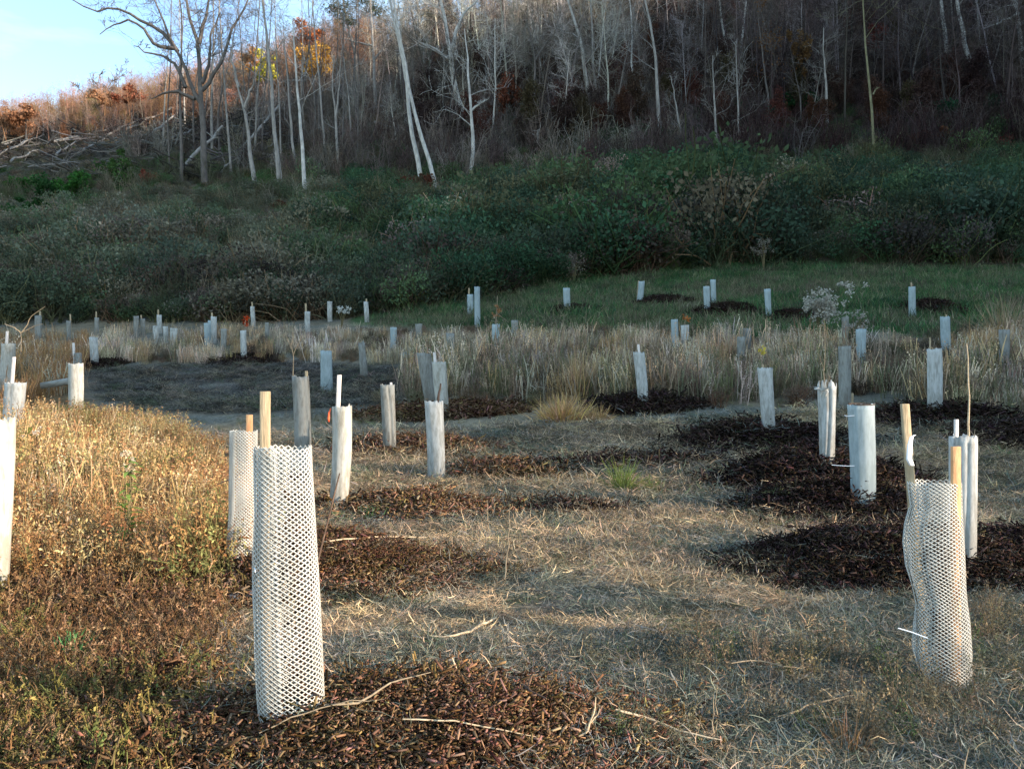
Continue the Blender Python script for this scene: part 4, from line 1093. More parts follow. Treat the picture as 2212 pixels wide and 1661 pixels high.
for (bx_, by_, lab_, hh_) in ((640, 1548, 'seedling with brown leaves added to darken the inside of the nearest mesh tube', 1.0), (2030, 1480, 'seedling with brown leaves added to darken the inside of the wavy mesh tube', .8)):  # stems and brown leaves added so both net sleeves look dark inside
    x, y, z = hitS(bx_, by_); o_ = empty('seedling', (x, y, z), lab_, 'seedling')
    mb = MB(); P = curve_pts(trng, [.01, 0, 0], [0, 0, 1], hh_, 6, 0, .04); tube(mb, P, np.linspace(.007, .003, 7), 5); mb.obj('stem', M_STICKD, o_)
    lb = MB(); t_ = trng.uniform(.05, hh_, 230); C = np.stack([np.clip(trng.normal(.01, .03, 230), -.05, .05), np.clip(trng.normal(0, .03, 230), -.05, .04), t_], -1)
    leaves(lb, C, trng.uniform(.02, .045, 230), trng, aspect=.6); lb.obj('leaves', plant_mat('darkening_leaf', (.075, .045, .028), .2), o_)['kind'] = 'stuff'
# fallen tube
x1, y1, z1 = hitS(92, 862); x2, y2, z2 = hitS(150, 872)
root = empty('tree_shelter', (x1, y1, z1), 'grey tube lying fallen on its side in the rust weeds', 'tree shelter', TG)
mb = MB(); tube_shell(mb, .95, .10, .10, 0, trng, 20, 8, .7)
o = mb.obj('tube', TM['g'], root, smooth=True); o.rotation_euler = (0, math.radians(82), math.radians(-8)); o.location = (0, 0, .42)

# ------------------------------------------------------------------ drawn plants and sticks
def world_path(pts, d0, org, dy=0.0):
    out = []
    for k, p in enumerate(pts):
        d = d0 + (p[2] if len(p) > 2 else 0) + dy
        out.append(((p[0] - CX) / F * d - org[0], d - org[1], EYE + (CY - p[1]) / F * d - org[2]))
    return np.array(out)
def resample(P, n, r=None, wob=0.0):
    P = np.asarray(P, float); s = np.concatenate([[0], np.cumsum(np.linalg.norm(np.diff(P, axis=0), axis=1))])
    t = np.linspace(0, s[-1], n); Q = np.stack([np.interp(t, s, P[:, k]) for k in range(3)], 1)
    if wob: Q[1:-1] += (r or rng).normal(0, wob, (n - 2, 3))
    return Q
def sapling(name, paths, base, label, cat, mat, wpx=2.0, d=None, leafspec=None):
    x, y, z = hitS(*base) if d is None else ((base[0] - CX) / F * d, d, EYE + (CY - base[1]) / F * d)
    org = (x, y, z)
    mb = MB()
    for k, p in enumerate(paths):
        P = resample(world_path(p, y, org), 8, trng, .006)
        w = wpx * y / F / 2 * (1 if k == 0 else .65)
        tube(mb, P, np.linspace(w, w * .4, 8), 5)
    root = empty(name, org, label, cat)
    mb.obj('stem', mat, root, smooth=True)
    if leafspec:
        col, pts, size, n = leafspec
        lb = MB()
        for p in pts:
            c = world_path([p[:2]], y, org)[0]; rad = p[2] * y / F
            leaves(lb, c + trng.normal(0, rad * .5, (n, 3)), size, trng, aspect=.7)
        lb.obj('leaves', plant_mat('leaf_%s' % name, col, .35), root)
    return root
sapling('sapling', [[(634, 830), (633, 790), (634, 765), (628, 745), (618, 728)], [(634, 765), (642, 745), (650, 728)], [(628, 745), (634, 730), (632, 715)], [(642, 748), (648, 750)]], (634, 1015),
        'bare forked sapling rising out of the grey tube left of centre', 'sapling', M_STICKG, 3)
sapling('sapling', [[(2093, 945), (2092, 860), (2090, 790), (2088, 742)]], (2093, 1210), 'tall thin bare whip growing from the smooth cream tube', 'sapling', M_STICK, 5)
sapling('sapling', [[(1646, 800), (1646, 778), (1647, 765)]], (1650, 940), 'stem with one yellow leaf above the tapering tube', 'sapling', M_STICKG, 3,
        leafspec=((.55, .42, .08), [(1648, 760, 9)], .09, 9))
sapling('sapling', [[(1779, 850), (1781, 790), (1783, 730), (1780, 690)], [(1781, 800), (1770, 770), (1766, 762)]], (1785, 1010), 'bare stem standing in the crumpled torn tube', 'sapling', M_STICKG, 2.4)
sapling('sapling', [[(943, 905), (947, 850), (952, 828)]], (943, 1040), 'dark crooked stick leaning out of the white tube', 'stick', M_STICKD, 8)
sapling('sapling', [[(530, 700), (530, 682)]], (530, 722), 'small bright red leaved sapling among the distant tubes', 'sapling', M_STICKG, 2,
        leafspec=((.55, .07, .02), [(531, 686, 6), (529, 696, 7), (533, 702, 5)], .11, 26))
sapling('sapling', [[(1071, 702), (1073, 670), (1075, 640)], [(1073, 675), (1090, 690), (1100, 697)]], (1071, 775), 'sapling with curled tan leaves above the greenish tube', 'sapling', M_STICKG, 2.5,
        leafspec=((.38, .19, .09), [(1074, 664, 6), (1068, 680, 8), (1078, 672, 5)], .11, 12))
sapling('sapling', [[(1479, 705), (1481, 690), (1482, 676)]], (1479, 745), 'sapling with orange leaves above the wide short tube', 'sapling', M_STICKG, 2.5,
        leafspec=((.40, .15, .05), [(1480, 683, 8), (1486, 690, 5)], .11, 14))
sapling('sapling', [[(45, 720), (32, 708), (10, 700)], [(45, 720), (60, 700), (64, 685), (98, 662)], [(45, 720), (70, 706), (92, 700)], [(45, 760), (46, 735), (45, 720)]], (45, 860),
        'bare spreading twig above the left edge tubes', 'sapling', M_STICKG, 3.5)

def stick(pts, label, w, mat, lift=.03, branches=(), name='stick', cat='stick'):
    W = []
    for p in pts:
        x, y, z = hitS(p[0], p[1]) if len(p) < 3 else ((p[0] - CX) / F * p[2], p[2], EYE + (CY - p[1]) / F * p[2])
        W.append((x, y, z + (lift + .035 if len(p) < 3 else 0)))
    W = np.array(W); org = W[0].copy(); mb = MB()
    P = resample(W - org, 9, trng, .004); r0 = w * org[1] / F / 2
    tube(mb, P, r0 * np.array([.7, 1, 1.05, .95, .9, .85, .75, .6, .3]), 6)
    for b in branches:
        B = []
        for p in b:
            d = W[len(W) // 2][1]; B.append(((p[0] - CX) / F * d - org[0], d - org[1], EYE + (CY - p[1]) / F * d - org[2]))
        tube(mb, resample(B, 6, trng, .003), np.linspace(r0 * .7, r0 * .3, 6), 5)
    o = mb.obj(name, mat, smooth=True, loc=org)
    return tag(o, label, cat)
stick([(578, 1512), (610, 1528), (640, 1540), (690, 1560)], 'thick brown stick lying against the foot of the nearest mesh tube', 13, M_STICKD, .05)
stick([(1072, 1362), (1045, 1372), (1015, 1388), (975, 1402), (928, 1400)], 'pale peeled forked stick on the straw in mid foreground', 6, M_STICK, .03, [[(1075, 1384), (1040, 1388), (1005, 1400)], [(1005, 1392), (985, 1388), (968, 1382)]])
stick([(1086, 1470), (1130, 1488), (1200, 1512), (1262, 1545)], 'thin pale stick beyond the near mulch mound', 5, M_STICK, .03)
stick([(1330, 1580), (1400, 1600), (1480, 1622), (1560, 1648)], 'bright peeled stick lying along the right side of near mound', 6, M_STICK, .04)
stick([(1250, 1620), (1268, 1580, 3.2), (1280, 1545, 3.2), (1287, 1505, 3.2)], 'upright forked pale twig rising from the near mulch', 5, M_STICK, .01, [[(1270, 1580), (1262, 1560), (1258, 1545)], [(1276, 1560), (1290, 1545), (1296, 1530)]])
stick([(1680, 1592), (1740, 1570), (1800, 1550), (1855, 1540)], 'long thin twig crossing the grass at lower right', 4, M_STICKG, .05)
stick([(470, 1046, 6.6), (500, 1034, 6.55), (530, 1020, 6.5), (556, 1008, 6.5)], 'dark thin twig curving across the fine mesh tube', 3, M_STICKD)
stick([(700, 1565), (790, 1555), (850, 1520), (930, 1490)], 'thin grey twig lying right of the nearest tube foot', 5, M_STICKG, .04)
stick([(560, 1640), (640, 1600), (740, 1575), (830, 1560)], 'long grey twig along the front of the near mound', 3, M_STICKG, .05)
stick([(870, 1600), (960, 1606), (1080, 1612), (1160, 1640)], 'pale split twig on the front mulch', 4, M_STICK, .03)
stick([(1082, 1478), (1110, 1500), (1150, 1530), (1180, 1545)], 'reddish bark piece sloping down on the near mulch', 9, M_STICKD, .03)
stick([(530, 1400), (548, 1410), (566, 1425)], 'short pale twig left of the nearest mesh tube', 5, M_STICK, .03)
stick([(392, 1416), (420, 1414), (444, 1418)], 'short bright wood splinter in the mossy weeds', 7, M_STICK, .02)
stick([(1090, 1270), (1094, 1220, 6.0), (1099, 1160, 6.0), (1101, 1096, 6.0)], 'tall thin dead stalk standing left in the open straw', 3.5, M_STICKG)
stick([(1052, 1230), (1052, 1180, 7.4), (1053, 1130, 7.4), (1053, 1080, 7.4)], 'thin dead stalk behind the tallest open stalk', 3, M_STICKG)
stick([(1536, 1640), (1538, 1600, 3.3), (1540, 1560, 3.3), (1541, 1490, 3.3)], 'thin upright reddish stalk, first of two at lower right', 3, M_STICKG)
stick([(1546, 1640), (1547, 1600, 3.32), (1548, 1560, 3.32), (1549, 1478, 3.32)], 'thin upright reddish stalk beside its taller twin', 3, M_STICKG)
stick([(1481, 1200), (1482, 1180, 7.3), (1482, 1150, 7.3)], 'short dead stalk standing on the shaded straw', 3, M_STICKG)
stick([(1260, 1185), (1275, 1160), (1240, 1125), (1262, 1100), (1270, 1090)], 'crooked grey twig lying on the shaded track', 4, M_STICKG, .05)
stick([(1300, 940), (1360, 946), (1420, 955), (1470, 957)], 'long dark stick lying in front of the golden grass tuft', 5, M_STICKD, .03)
stick([(1160, 945), (1172, 950), (1190, 958)], 'short black stick on the track', 6, M_STICKD, .04)
stick([(700, 1195), (760, 1190), (830, 1182), (930, 1180)], 'pale slender branch on the sunlit track behind the mound', 4, M_STICK, .05)
stick([(905, 1040), (960, 1052), (1050, 1030), (1150, 1020)], 'thin pale twig running right from the white tube foot', 3, M_STICKG, .05)
stick([(1580, 1480), (1640, 1470), (1700, 1484), (1750, 1480)], 'fine twig in the grey weeds at right', 3, M_STICKG, .06)
# wooden block and chips by the track
mb = MB(); x, y, z = hitS(505, 1302)
box(mb, 0, 0, -.02, .07, .10, .08, (.15, 0), taper=.8); box(mb, .10, .02, -.02, .10, .10, .12, (.5, .1), taper=.7); box(mb, -.07, .03, -.02, .05, .07, .09, (-.1, .2), taper=.75)
o = mb.obj('stone', M_ROCK, loc=(x, y, z)); o.modifiers.new('b', 'BEVEL').width = .012
tag(o, 'dark grey jagged stone left of the nearest mesh tube', 'stone')
mb = MB(); x, y, z = hitS(545, 1300)
box(mb, 0, 0, -.02, .16, .05, .03, (.35, 0)); box(mb, .05, .02, -.02, .14, .04, .03, (.25, 0), taper=.6)
o = mb.obj('wood_offcut', M_STICK, loc=(x, y, z)); o.modifiers.new('b', 'BEVEL').width = .005
tag(o, 'broken pale wood offcut leaning beside the dark stone', 'wood piece')

def bladed(name, px, py, wpx, hpx, col, n, label, cat='grass clump', lean=.5, w=.012, seeds=0, k=5):
    x, y, z = hitS(px, py); r = trng; mb = MB(); R = wpx * y / F / 2; H = hpx * y / F
    for _ in range(n):
        a = r.uniform(0, 6.283); q = abs(r.normal(0, .55)); p0 = [math.cos(a) * R * .55 * q, math.sin(a) * R * .4 * q, -.02]
        s = abs(r.normal(0, lean)) + q * .3
        P = curve_pts(r, p0, [math.cos(a) * s, math.sin(a) * s, 1], H * r.uniform(.45, 1.2) / (1 + .15 * s), k, .10, .10)
        ribbon(mb, P, np.linspace(1, .15, k + 1) * w * r.uniform(.6, 1.3), norm(np.array([-math.sin(a), math.cos(a), 0]) + r.normal(0, .5, 3)), np.tile(np.array([1, r.uniform(.85, 1.1), r.uniform(.7, 1.2)]) * r.uniform(.5, 1.5), (k, 1)))
    o = mb.obj(name, plant_mat('blades_' + name + str(px), col, .35), loc=(x, y, z))
    return tag(o, label, cat)
bladed('grass_tuft', 1215, 910, 150, 66, (.62, .41, .19), 700, 'golden tuft of dry grass glowing in the middle field', w=.028, lean=.75)
bladed('grass_tuft', 1290, 912, 80, 42, (.48, .31, .15), 300, 'lower flattened half of the golden grass tuft, right side', lean=1.0, w=.028)
bladed('grass_tuft', 1345, 1066, 70, 82, (.20, .24, .07), 230, 'taller spiky green grass clump in the shaded track', w=.016)
bladed('grass_tuft', 1405, 1068, 70, 42, (.17, .20, .07), 260, 'lower spreading green grass clump beside the spiky one', w=.016, lean=.9)
bladed('grass_tuft', 935, 798, 100, 78, (.13, .12, .055), 600, 'olive brown grass mound behind the leaning grey tube', lean=.7, w=.03)
bladed('grass_tuft', 1925, 1300, 55, 35, (.33, .22, .10), 130, 'tan grass tuft at the left foot of the wavy mesh tube', lean=.9)
bladed('grass_tuft', 2168, 760, 75, 125, (.33, .25, .16), 420, 'tall tan plume grass near the right edge', lean=.25, w=.03)
bladed('grass_tuft', 1250, 864, 80, 112, (.44, .30, .17), 300, 'tall orange tan grass standing behind the golden tuft', lean=.15, w=.022)
bladed('grass_tuft', 1830, 1640, 90, 110, (.24, .15, .08), 210, 'brown curled dead weed clump at lower right', lean=.8, w=.006)
bladed('grass_tuft', 320, 762, 60, 45, (.36, .27, .18), 160, 'short tan grass bunch at the far edge of the bare soil', lean=.4, w=.03)

def seed_plant(px, py_top, py_base, headr, label, col=(.55, .47, .38), stemcol=(.16, .13, .07), heads=24, leafcol=None, spreadx=1.0, green=False):
    x, y, z = hitS(px, py_base); r = trng; sc = y / F
    H = EYE + (CY - py_top) * sc - z
    root = empty('seed_plant', (x, y, z), label, 'wild plant')
    mb = MB(); tips = []
    for k in range(11 if headr > 18 else (5 if headr > 14 else 2)):
        tx = r.normal(0, headr * sc * .5 * spreadx)
        P = resample([(0, 0, -.02), (tx * .3, r.normal(0, .02), H * .5), (tx, r.normal(0, headr * sc * .3), H * r.uniform(.45 if headr > 18 else .82, .97))], 7, r, .008)
        tube(mb, P, np.linspace(.006, .003, 7) * max(1, y / 12), 4); tips.append(P[-1])
    mb.obj('stem', plant_mat('stem_of_seed_plant', stemcol, .1), root)
    lb = MB()
    for _ in range(heads):
        t = tips[r.integers(len(tips))]; c = t + r.normal(0, headr * sc * (.26 if headr > 18 else .3), 3) * [spreadx, 1, .8]
        leaves(lb, c + r.normal(0, headr * sc * .11, (16, 3)), headr * sc * (.16 if headr > 18 else .26), r, aspect=.7)
    lb.obj('seed_head', plant_mat('seed_fluff', col, .4), root)['kind'] = 'stuff'
    if leafcol:
        gb = MB(); n = 80
        t = r.uniform(.15, .92, n); a = r.uniform(0, 6.283, n)
        for q in range(n):
            P = curve_pts(r, [0, 0, t[q] * H], [math.cos(a[q]), math.sin(a[q]), .5], .15 * y / 6.5, 3, .25, .12)
            ribbon(gb, P, np.array([.3, 1, .9, .1]) * .034 * y / 6.5, norm(np.array([-math.sin(a[q]), math.cos(a[q]), .1])), r.uniform(.6, 1.4))
        gb.obj('leaves', plant_mat('green_leaves', leafcol, .4), root)
    return root
seed_plant(277, 968, 1236, 17, 'green leaved goldenrod with a cream seed head in the rust weeds', col=(.72, .58, .42), heads=26, leafcol=(.24, .34, .08))
seed_plant(62, 922, 1060, 15, 'small flat cream seed head beside the left edge tube', heads=9, leafcol=(.25, .24, .06))
seed_plant(1768, 622, 742, 38, 'large fluffy white seed head plant before the green slope', (.42, .39, .33), heads=80, spreadx=1.5)
seed_plant(1846, 676, 748, 24, 'smaller grey seed head right of the large fluffy one', (.38, .34, .30), heads=30)
seed_plant(738, 664, 722, 15, 'tiny white flower head beside a thin distant tube', (.55, .55, .50), heads=14)
for k, (px, py, hr) in enumerate([(1150, 600, 26), (1195, 596, 26), (1240, 598, 24), (1290, 580, 26), (1330, 575, 26), (1375, 568, 22)]):
    seed_plant(px, py - hr * 2.2, py + 14, hr, ['first', 'second', 'third', 'fourth', 'fifth', 'last'][k] + ' faded seed head plant from the left along the dark thicket edge', (.22, .18, .15), heads=34)
for k, (px, py, hr) in enumerate([(2100, 500, 24), (2150, 492, 28), (2195, 505, 26), (1870, 490, 20), (1650, 545, 20)]):
    seed_plant(px, py - hr * 1.6, py + 40, hr, ['pale seed heads left in the dark clump at the right edge', 'pale seed heads in the middle of the right edge clump', 'pale seed heads touching the right photo edge',
               'grey seed heads alone in the right thicket', 'tan seed heads on the upper edge of the slope'][k], (.26, .23, .19), heads=34)
bladed('green_weed', 152, 1428, 85, 75, (.10, .30, .10), 150, 'small patch of fresh green weed at lower left', 'weed', lean=.9, w=.016, k=3)
bladed('green_weed', 800, 1128, 90, 40, (.09, .19, .07), 170, 'small dark green weed at the foot of the cream tube', 'weed', lean=.9, w=.012, k=3)

# ------------------------------------------------------------------ trees one can tell apart
wr = np.random.default_rng(101)
def px_tree(paths, w, bark, label, nb=10, twig=1.0, minr=.018, ext=6, crownfrac=.35, spread=.8, sm=1.0, levels=3, cat='bare tree', name='bare_tree', leaf=None):
    bx, by = paths[0][0]
    x, y, z = hit(bx, by); org = (x, y, z)
    root = empty(name, org, label, cat)
    mt = MB(); mc = MB(); ends = []
    wid = w * y / F / 2 * (1.25 if bark in 'wpy' else 1.1)
    for k, p in enumerate(paths):
        dy = 0 if k == 0 else wr.normal(0, .25)
        P = world_path(p, y, org)
        P[1:, 1] += np.cumsum(wr.normal(0, .12, len(P) - 1)) if k else 0
        if k == 0: P = np.concatenate([[P[0] + [0, 0, -1.2]], P])
        if p[-1][1] < 25:
            d = norm(P[-1] - P[-2]); d[2] += .4; d = norm(d)
            e = ext * (1 if k == 0 else .6)
            P = np.concatenate([P, [P[-1] + d * e * .5, P[-1] + d * e + [wr.normal(0, .3), 0, 0]]])
        P = resample(P, 12, wr, wid * .14)
        hh = np.linalg.norm(P[-1] - P[0])
        r0 = wid if k == 0 else (p[0][2] if len(p[0]) > 2 else wid * .6)
        e = branch_tree(mc, wr, None, hh, r0, 7 if k == 0 else 5, crownfrac if k == 0 else .25, twig, path=P, levels=levels, spread=spread,
                        nb=nb if k == 0 else max(3, int(nb * .6)), minr=minr, mt=mt if k == 0 else mc)
        ends.append(e)
    mt.obj('trunk', M_BARKS[bark], root, smooth=True)
    mc.obj('crown', M_BARKS[bark if sm == 1.0 else 'd'], root, smooth=True)
    if leaf:
        E = np.concatenate(ends); lb = MB(); n = leaf[1]
        C = E[wr.integers(0, len(E), n)] + wr.normal(0, .35, (n, 3))
        leaves(lb, C, wr.uniform(.12, .26, n), wr, aspect=.7)
        lb.obj('leaves', plant_mat('leaves_' + name, leaf[0], .3), root)
    return root
px_tree([[(445, 402), (440, 330), (436, 234), (433, 187), (430, 130), (428, 90), (412, 50), (402, 5)],
         [(434, 225), (414, 187), (396, 140), (375, 98), (355, 50), (336, 5)],
         [(384, 112), (350, 70), (297, 39), (262, 20), (234, 12), (210, 25), (195, 22)],
         [(380, 105), (335, 100), (310, 60), (280, 45), (235, 60), (215, 75)],
         [(422, 214), (383, 199), (350, 203), (325, 213)],
         [(432, 200), (457, 172), (480, 130), (492, 94), (505, 55), (535, 5)],
         [(430, 95), (440, 55), (449, 5)], [(400, 190), (380, 140), (345, 115), (320, 118), (290, 100)],
         [(436, 180), (452, 130), (458, 80), (478, 30)]], 15, 'd', 'big many limbed bare tree against the sky at upper left', 9, 1.3, .03, 5, .5, .9)
px_tree([[(394, 402), (392, 320), (388, 219), (392, 117), (394, 40), (388, 3)]], 7, 'd', 'slim dark bare tree just left of the big one', 9, 1.0, .022)
px_tree([[(551, 414), (541, 330), (534, 270), (527, 234), (512, 180), (504, 144)], [(528, 234), (545, 190), (562, 137)], [(515, 190), (500, 130), (505, 80)]], 10, 'p', 'pale leaning tree forked above the hillside logs', 9, 1.0, .02, crownfrac=.5)
px_tree([[(606, 414), (598, 330), (590, 254), (586, 168), (578, 101), (566, 5)]], 9, 'p', 'straight pale trunk between forked tree and white trunk', 9, 1.0, .02, crownfrac=.4)
px_tree([[(612, 415), (608, 385), (606, 350)]], 4, 'p', 'short slender trunk at the foot of the straight pale one', 2, .6, ext=1)
px_tree([[(640, 371), (632, 310), (627, 254), (623, 187), (617, 120), (605, 60)]], 6, 'p', 'thin pale trunk just left of the bright white one', 8, 1.0, .02)
px_tree([[(661, 441), (655, 350), (646, 242), (642, 190), (640, 148), (635, 98), (633, 40)]], 9, 'w', 'brightest white straight trunk left of centre', 8, 1.0, .02, crownfrac=.5)
px_tree([[(730, 383), (728, 330), (726, 273), (722, 225), (717, 180), (722, 120)], [(726, 250), (732, 183), (738, 110)]], 7, 'p', 'slim twin stemmed tree right of the white trunk', 7, 1.0, .02)
px_tree([[(916, 422), (905, 360), (890, 293), (884, 235), (875, 160), (863, 100), (843, 5)]], 10, 'w', 'left trunk of the pair of long leaning pale trunks', 8, 1.0, .022, crownfrac=.55)
px_tree([[(945, 426), (930, 360), (918, 320), (900, 265), (886, 205), (872, 120), (849, 5)]], 9, 'w', 'right trunk of the pair of long leaning pale trunks', 8, 1.0, .022, crownfrac=.55)
px_tree([[(812, 252), (810, 190), (807, 125), (802, 39), (800, 5)], [(808, 130), (835, 95), (852, 70)], [(806, 100), (770, 90), (720, 80)]], 7, 'p', 'pale trunk with long side limb left of the leaning pair', 9, 1.0, .02)
px_tree([[(917, 240), (916, 180), (915, 110), (914, 50)]], 6, 'p', 'straight thin trunk just right of the leaning pair', 8, 1.0, .02)
px_tree([[(1002, 280), (992, 225), (980, 176), (975, 130), (966, 80), (960, 47), (953, 3)], [(976, 105), (988, 60), (1003, 30), (1024, 8)], [(974, 130), (940, 108), (900, 88)]], 13, 'w', 'thick white forked tree at top centre left', 10, 1.2, .025)
px_tree([[(1013, 400), (1014, 375), (1022, 340), (1020, 290), (1017, 234), (1013, 170), (1010, 120), (1003, 63)], [(1017, 240), (1035, 225), (1055, 212)]], 9, 'w', 'white trunk with a kinked foot right of the thick forked tree', 9, 1.0, .022)
px_tree([[(1175, 289), (1185, 245), (1203, 211), (1225, 175), (1257, 145)]], 5, 'p', 'thin trunk bowing far over to the right', 5, .9, .018)
px_tree([[(1278, 270), (1270, 200), (1261, 137), (1253, 78), (1240, 40), (1226, 3)]], 9, 'w', 'pale trunk with bright bark at top centre', 9, 1.0, .022)
px_tree([[(1296, 262), (1289, 200), (1281, 145), (1280, 70), (1276, 5)]], 6, 'p', 'grey trunk close right of the bright barked one', 8, 1.0, .02)
px_tree([[(1381, 256), (1372, 190), (1363, 137), (1366, 70), (1361, 3)]], 5, 'w', 'thin wavy pale trunk in the dark wood, right of centre', 8, 1.0, .02)
px_tree([[(1428, 310), (1421, 210), (1415, 117), (1405, 60), (1393, 3)]], 8, 'p', 'tall grey trunk curving left at its top', 9, 1.0, .02)
px_tree([[(1474, 315), (1462, 240), (1449, 164)]], 6, 'p', 'slanting grey trunk right of the tall curving one', 6, 1.0, .02, ext=2)
px_tree([[(1551, 346), (1547, 280), (1542, 203), (1540, 120)]], 6, 'p', 'straight grey trunk at the top of the green thicket', 7, 1.0, .02)
px_tree([[(1153, 300), (1154, 234), (1156, 129), (1150, 90), (1140, 59)], [(1157, 130), (1180, 90), (1199, 70), (1210, 30)]], 8, 'd', 'dark forked trunk above the rust leaved bush', 9, 1.1, .022)
px_tree([[(1599, 338), (1595, 250), (1592, 176), (1590, 90)]], 5, 'p', 'thin grey trunk left of the wide leafy gap', 7, 1.0, .02)
px_tree([[(1666, 276), (1660, 220), (1653, 164), (1645, 100), (1637, 31)]], 6, 'd', 'dim trunk beside hanging rust coloured leaves', 7, 1.0, .02, leaf=((.14, .07, .03), 500))
px_tree([[(1788, 292), (1786, 240), (1785, 187), (1779, 120), (1779, 60)]], 7, 'p', 'clear grey trunk standing alone right of centre', 7, .9, .018, crownfrac=.5)
px_tree([[(1888, 352), (1887, 300), (1884, 240), (1880, 203), (1874, 150), (1870, 100), (1864, 3)], [(1886, 205), (1893, 192), (1902, 188)]], 6, 'y', 'yellowish barked trunk rising from the right thicket', 8, 1.0, .02, crownfrac=.55)
px_tree([[(1935, 335), (1934, 310), (1936, 300), (1948, 285), (1951, 275)]], 4, 'y', 'small crooked yellow stem right of the yellowish trunk', 2, .5, ext=.5)
px_tree([[(2058, 198), (2052, 140), (2043, 86), (2036, 40), (2031, -20)]], 11, 'w', 'left pale trunk of the group at upper right', 8, 1.0, .022, crownfrac=.6)
px_tree([[(2103, 198), (2095, 140), (2082, 78), (2072, 30), (2062, -20)]], 11, 'w', 'thick pale trunk in the middle of the upper right group', 8, 1.0, .022, crownfrac=.6)
px_tree([[(2060, 125), (2058, 70), (2056, -10)]], 5, 'p', 'thin stem between the two thick upper right trunks', 6, 1.0, .02)
px_tree([[(2118, 120), (2114, 60), (2109, -10)]], 6, 'p', 'thin trunk right of the thick upper right trunks', 7, 1.0, .02)
px_tree([[(2211, 175), (2206, 100), (2198, 31), (2195, -20)], [(2200, 30), (2160, 50), (2125, 62)]], 11, 'w', 'pale trunk with low bough at the upper right corner', 8, 1.0, .022)
px_tree([[(1598, 130), (1604, 80), (1612, 3)]], 5, 'w', 'mottled white thin trunk near the top right of centre', 6, 1.0, .02)
px_tree([[(1575, 135), (1566, 90), (1557, 30), (1552, -10)]], 6, 'p', 'dim thin trunk left of the mottled white one', 6, 1.0, .02)
px_tree([[(475, 330), (470, 250), (480, 190), (500, 120), (490, 60)]], 5, 'd', 'slender dark tree right of the big bare tree', 10, 1.2, .022)
px_tree([[(690, 330), (688, 240), (690, 160), (694, 90), (700, 40)]], 5, 'd', 'thin dark tree in front of the golden crown', 9, 1.1, .02)
px_tree([[(560, 300), (556, 220), (548, 150), (556, 80), (560, 20)]], 5, 'd', 'thin tree reaching into the sky left of the yellow crown', 10, 1.2, .022)
px_tree([[(770, 300), (768, 220), (764, 140), (770, 70), (772, 10)]], 6, 'd', 'dark bare tree under the pine', 11, 1.2, .022)
px_tree([[(198, 275), (200, 240), (208, 205), (215, 160)], [(202, 235), (182, 205), (165, 185), (150, 178)], [(205, 225), (232, 195), (252, 165)]], 4, 'd', 'wide low bare tree on the left skyline', 12, 1.3, .05, crownfrac=.3, spread=1.2)
px_tree([[(255, 262), (258, 220), (256, 180), (262, 140)]], 3, 'd', 'narrow bare tree right of the wide low skyline tree', 12, 1.2, .045, crownfrac=.3)
px_tree([[(92, 300), (95, 275), (90, 245)], [(94, 275), (102, 258), (108, 245)]], 3, 'p', 'little forked tree among the orange growth, far left', 5, 1.0, .04)
for k in range(26):
    a = 350 + 17.0 * k + wr.uniform(-6, 6); b = wr.uniform(270, 385) - max(0, a - 640) * .2; l = wr.normal(0, 22)
    o = px_tree([[(a, b), (a + l * .3 + wr.normal(0, 4), b * .66), (a + l * .7, b * .33), (a + l, 4 if k % 4 else 50)]], float(wr.uniform(2.6, 5)), 'dp'[k % 3 == 0], 'slender bare tree in the screen of thin trees before the sky', 9, 1.15, .018, crownfrac=.35)
    o['group'] = 'screen of slender trees at the upper left'
# leafy crowns that stand out
def crown_tree(px, py, rx, ry, by, col, label, n=900, cat='leafy tree', name='leafy_tree', bark='d', ls=.30, lobes=9):
    if cat == 'shrub': by = min(by, py + ry * .9)
    x, y, z = hit(px, by); org = (x, y, z); sc = y / F
    root = empty(name, org, label, cat)
    c = world_path([(px, py)], y, org)[0]
    mt = MB(); branch_tree(mt, wr, (0, 0, -.5), c[2] * 1.15 + .6, max(.06, rx * sc * .05), 6, .35, 1.0, nb=9, minr=.02)
    mt.obj('trunk', M_BARKS[bark], root, smooth=True)
    lb = MB()
    for _ in range(lobes + (6 if cat == 'shrub' else 3)):
        v = norm(wr.normal(size=3)) * wr.uniform(.2, .95)
        lc = c + v * [rx * sc, rx * sc * .8, ry * sc]; m = n // lobes
        rr = wr.uniform(.16, .45)
        C = lc + norm(wr.normal(size=(m, 3))) * wr.uniform(.3, 1, (m, 1)) * np.array([rx * sc, rx * sc, ry * sc]) * rr
        leaves(lb, C, wr.uniform(ls * .5, ls * 1.3, m), wr, aspect=.7, shade=wr.uniform(.55, 1.4, m) * wr.uniform(.75, 1.25))
    lb.obj('crown', plant_mat('crown_leaves', col, .35), root)
crown_tree(668, 122, 58, 50, 222, (.66, .38, .07), 'golden yellow crown below the orange one on the ridge', 3600)
crown_tree(668, 74, 44, 26, 190, (.50, .17, .05), 'orange red crown touching the sky on the ridge', 2400)
crown_tree(572, 145, 34, 34, 238, (.50, .46, .06), 'yellow green small tree left of the golden crown', 1700)
crown_tree(535, 128, 30, 28, 240, (.50, .27, .10), 'tan orange small crown beside the yellow green tree', 1200)
crown_tree(352, 232, 18, 14, 262, (.26, .27, .05), 'little yellow green bush on the logged slope', 350, 'shrub', 'shrub')
crown_tree(55, 250, 50, 26, 322, (.36, .18, .10), 'round orange tree at the far left skyline', 1300, ls=.45)
crown_tree(8, 262, 26, 20, 322, (.36, .19, .11), 'orange tree cut by the left edge', 700, ls=.4)
crown_tree(285, 205, 42, 24, 285, (.28, .10, .06), 'dark rust crown on the left skyline', 900, ls=.4)
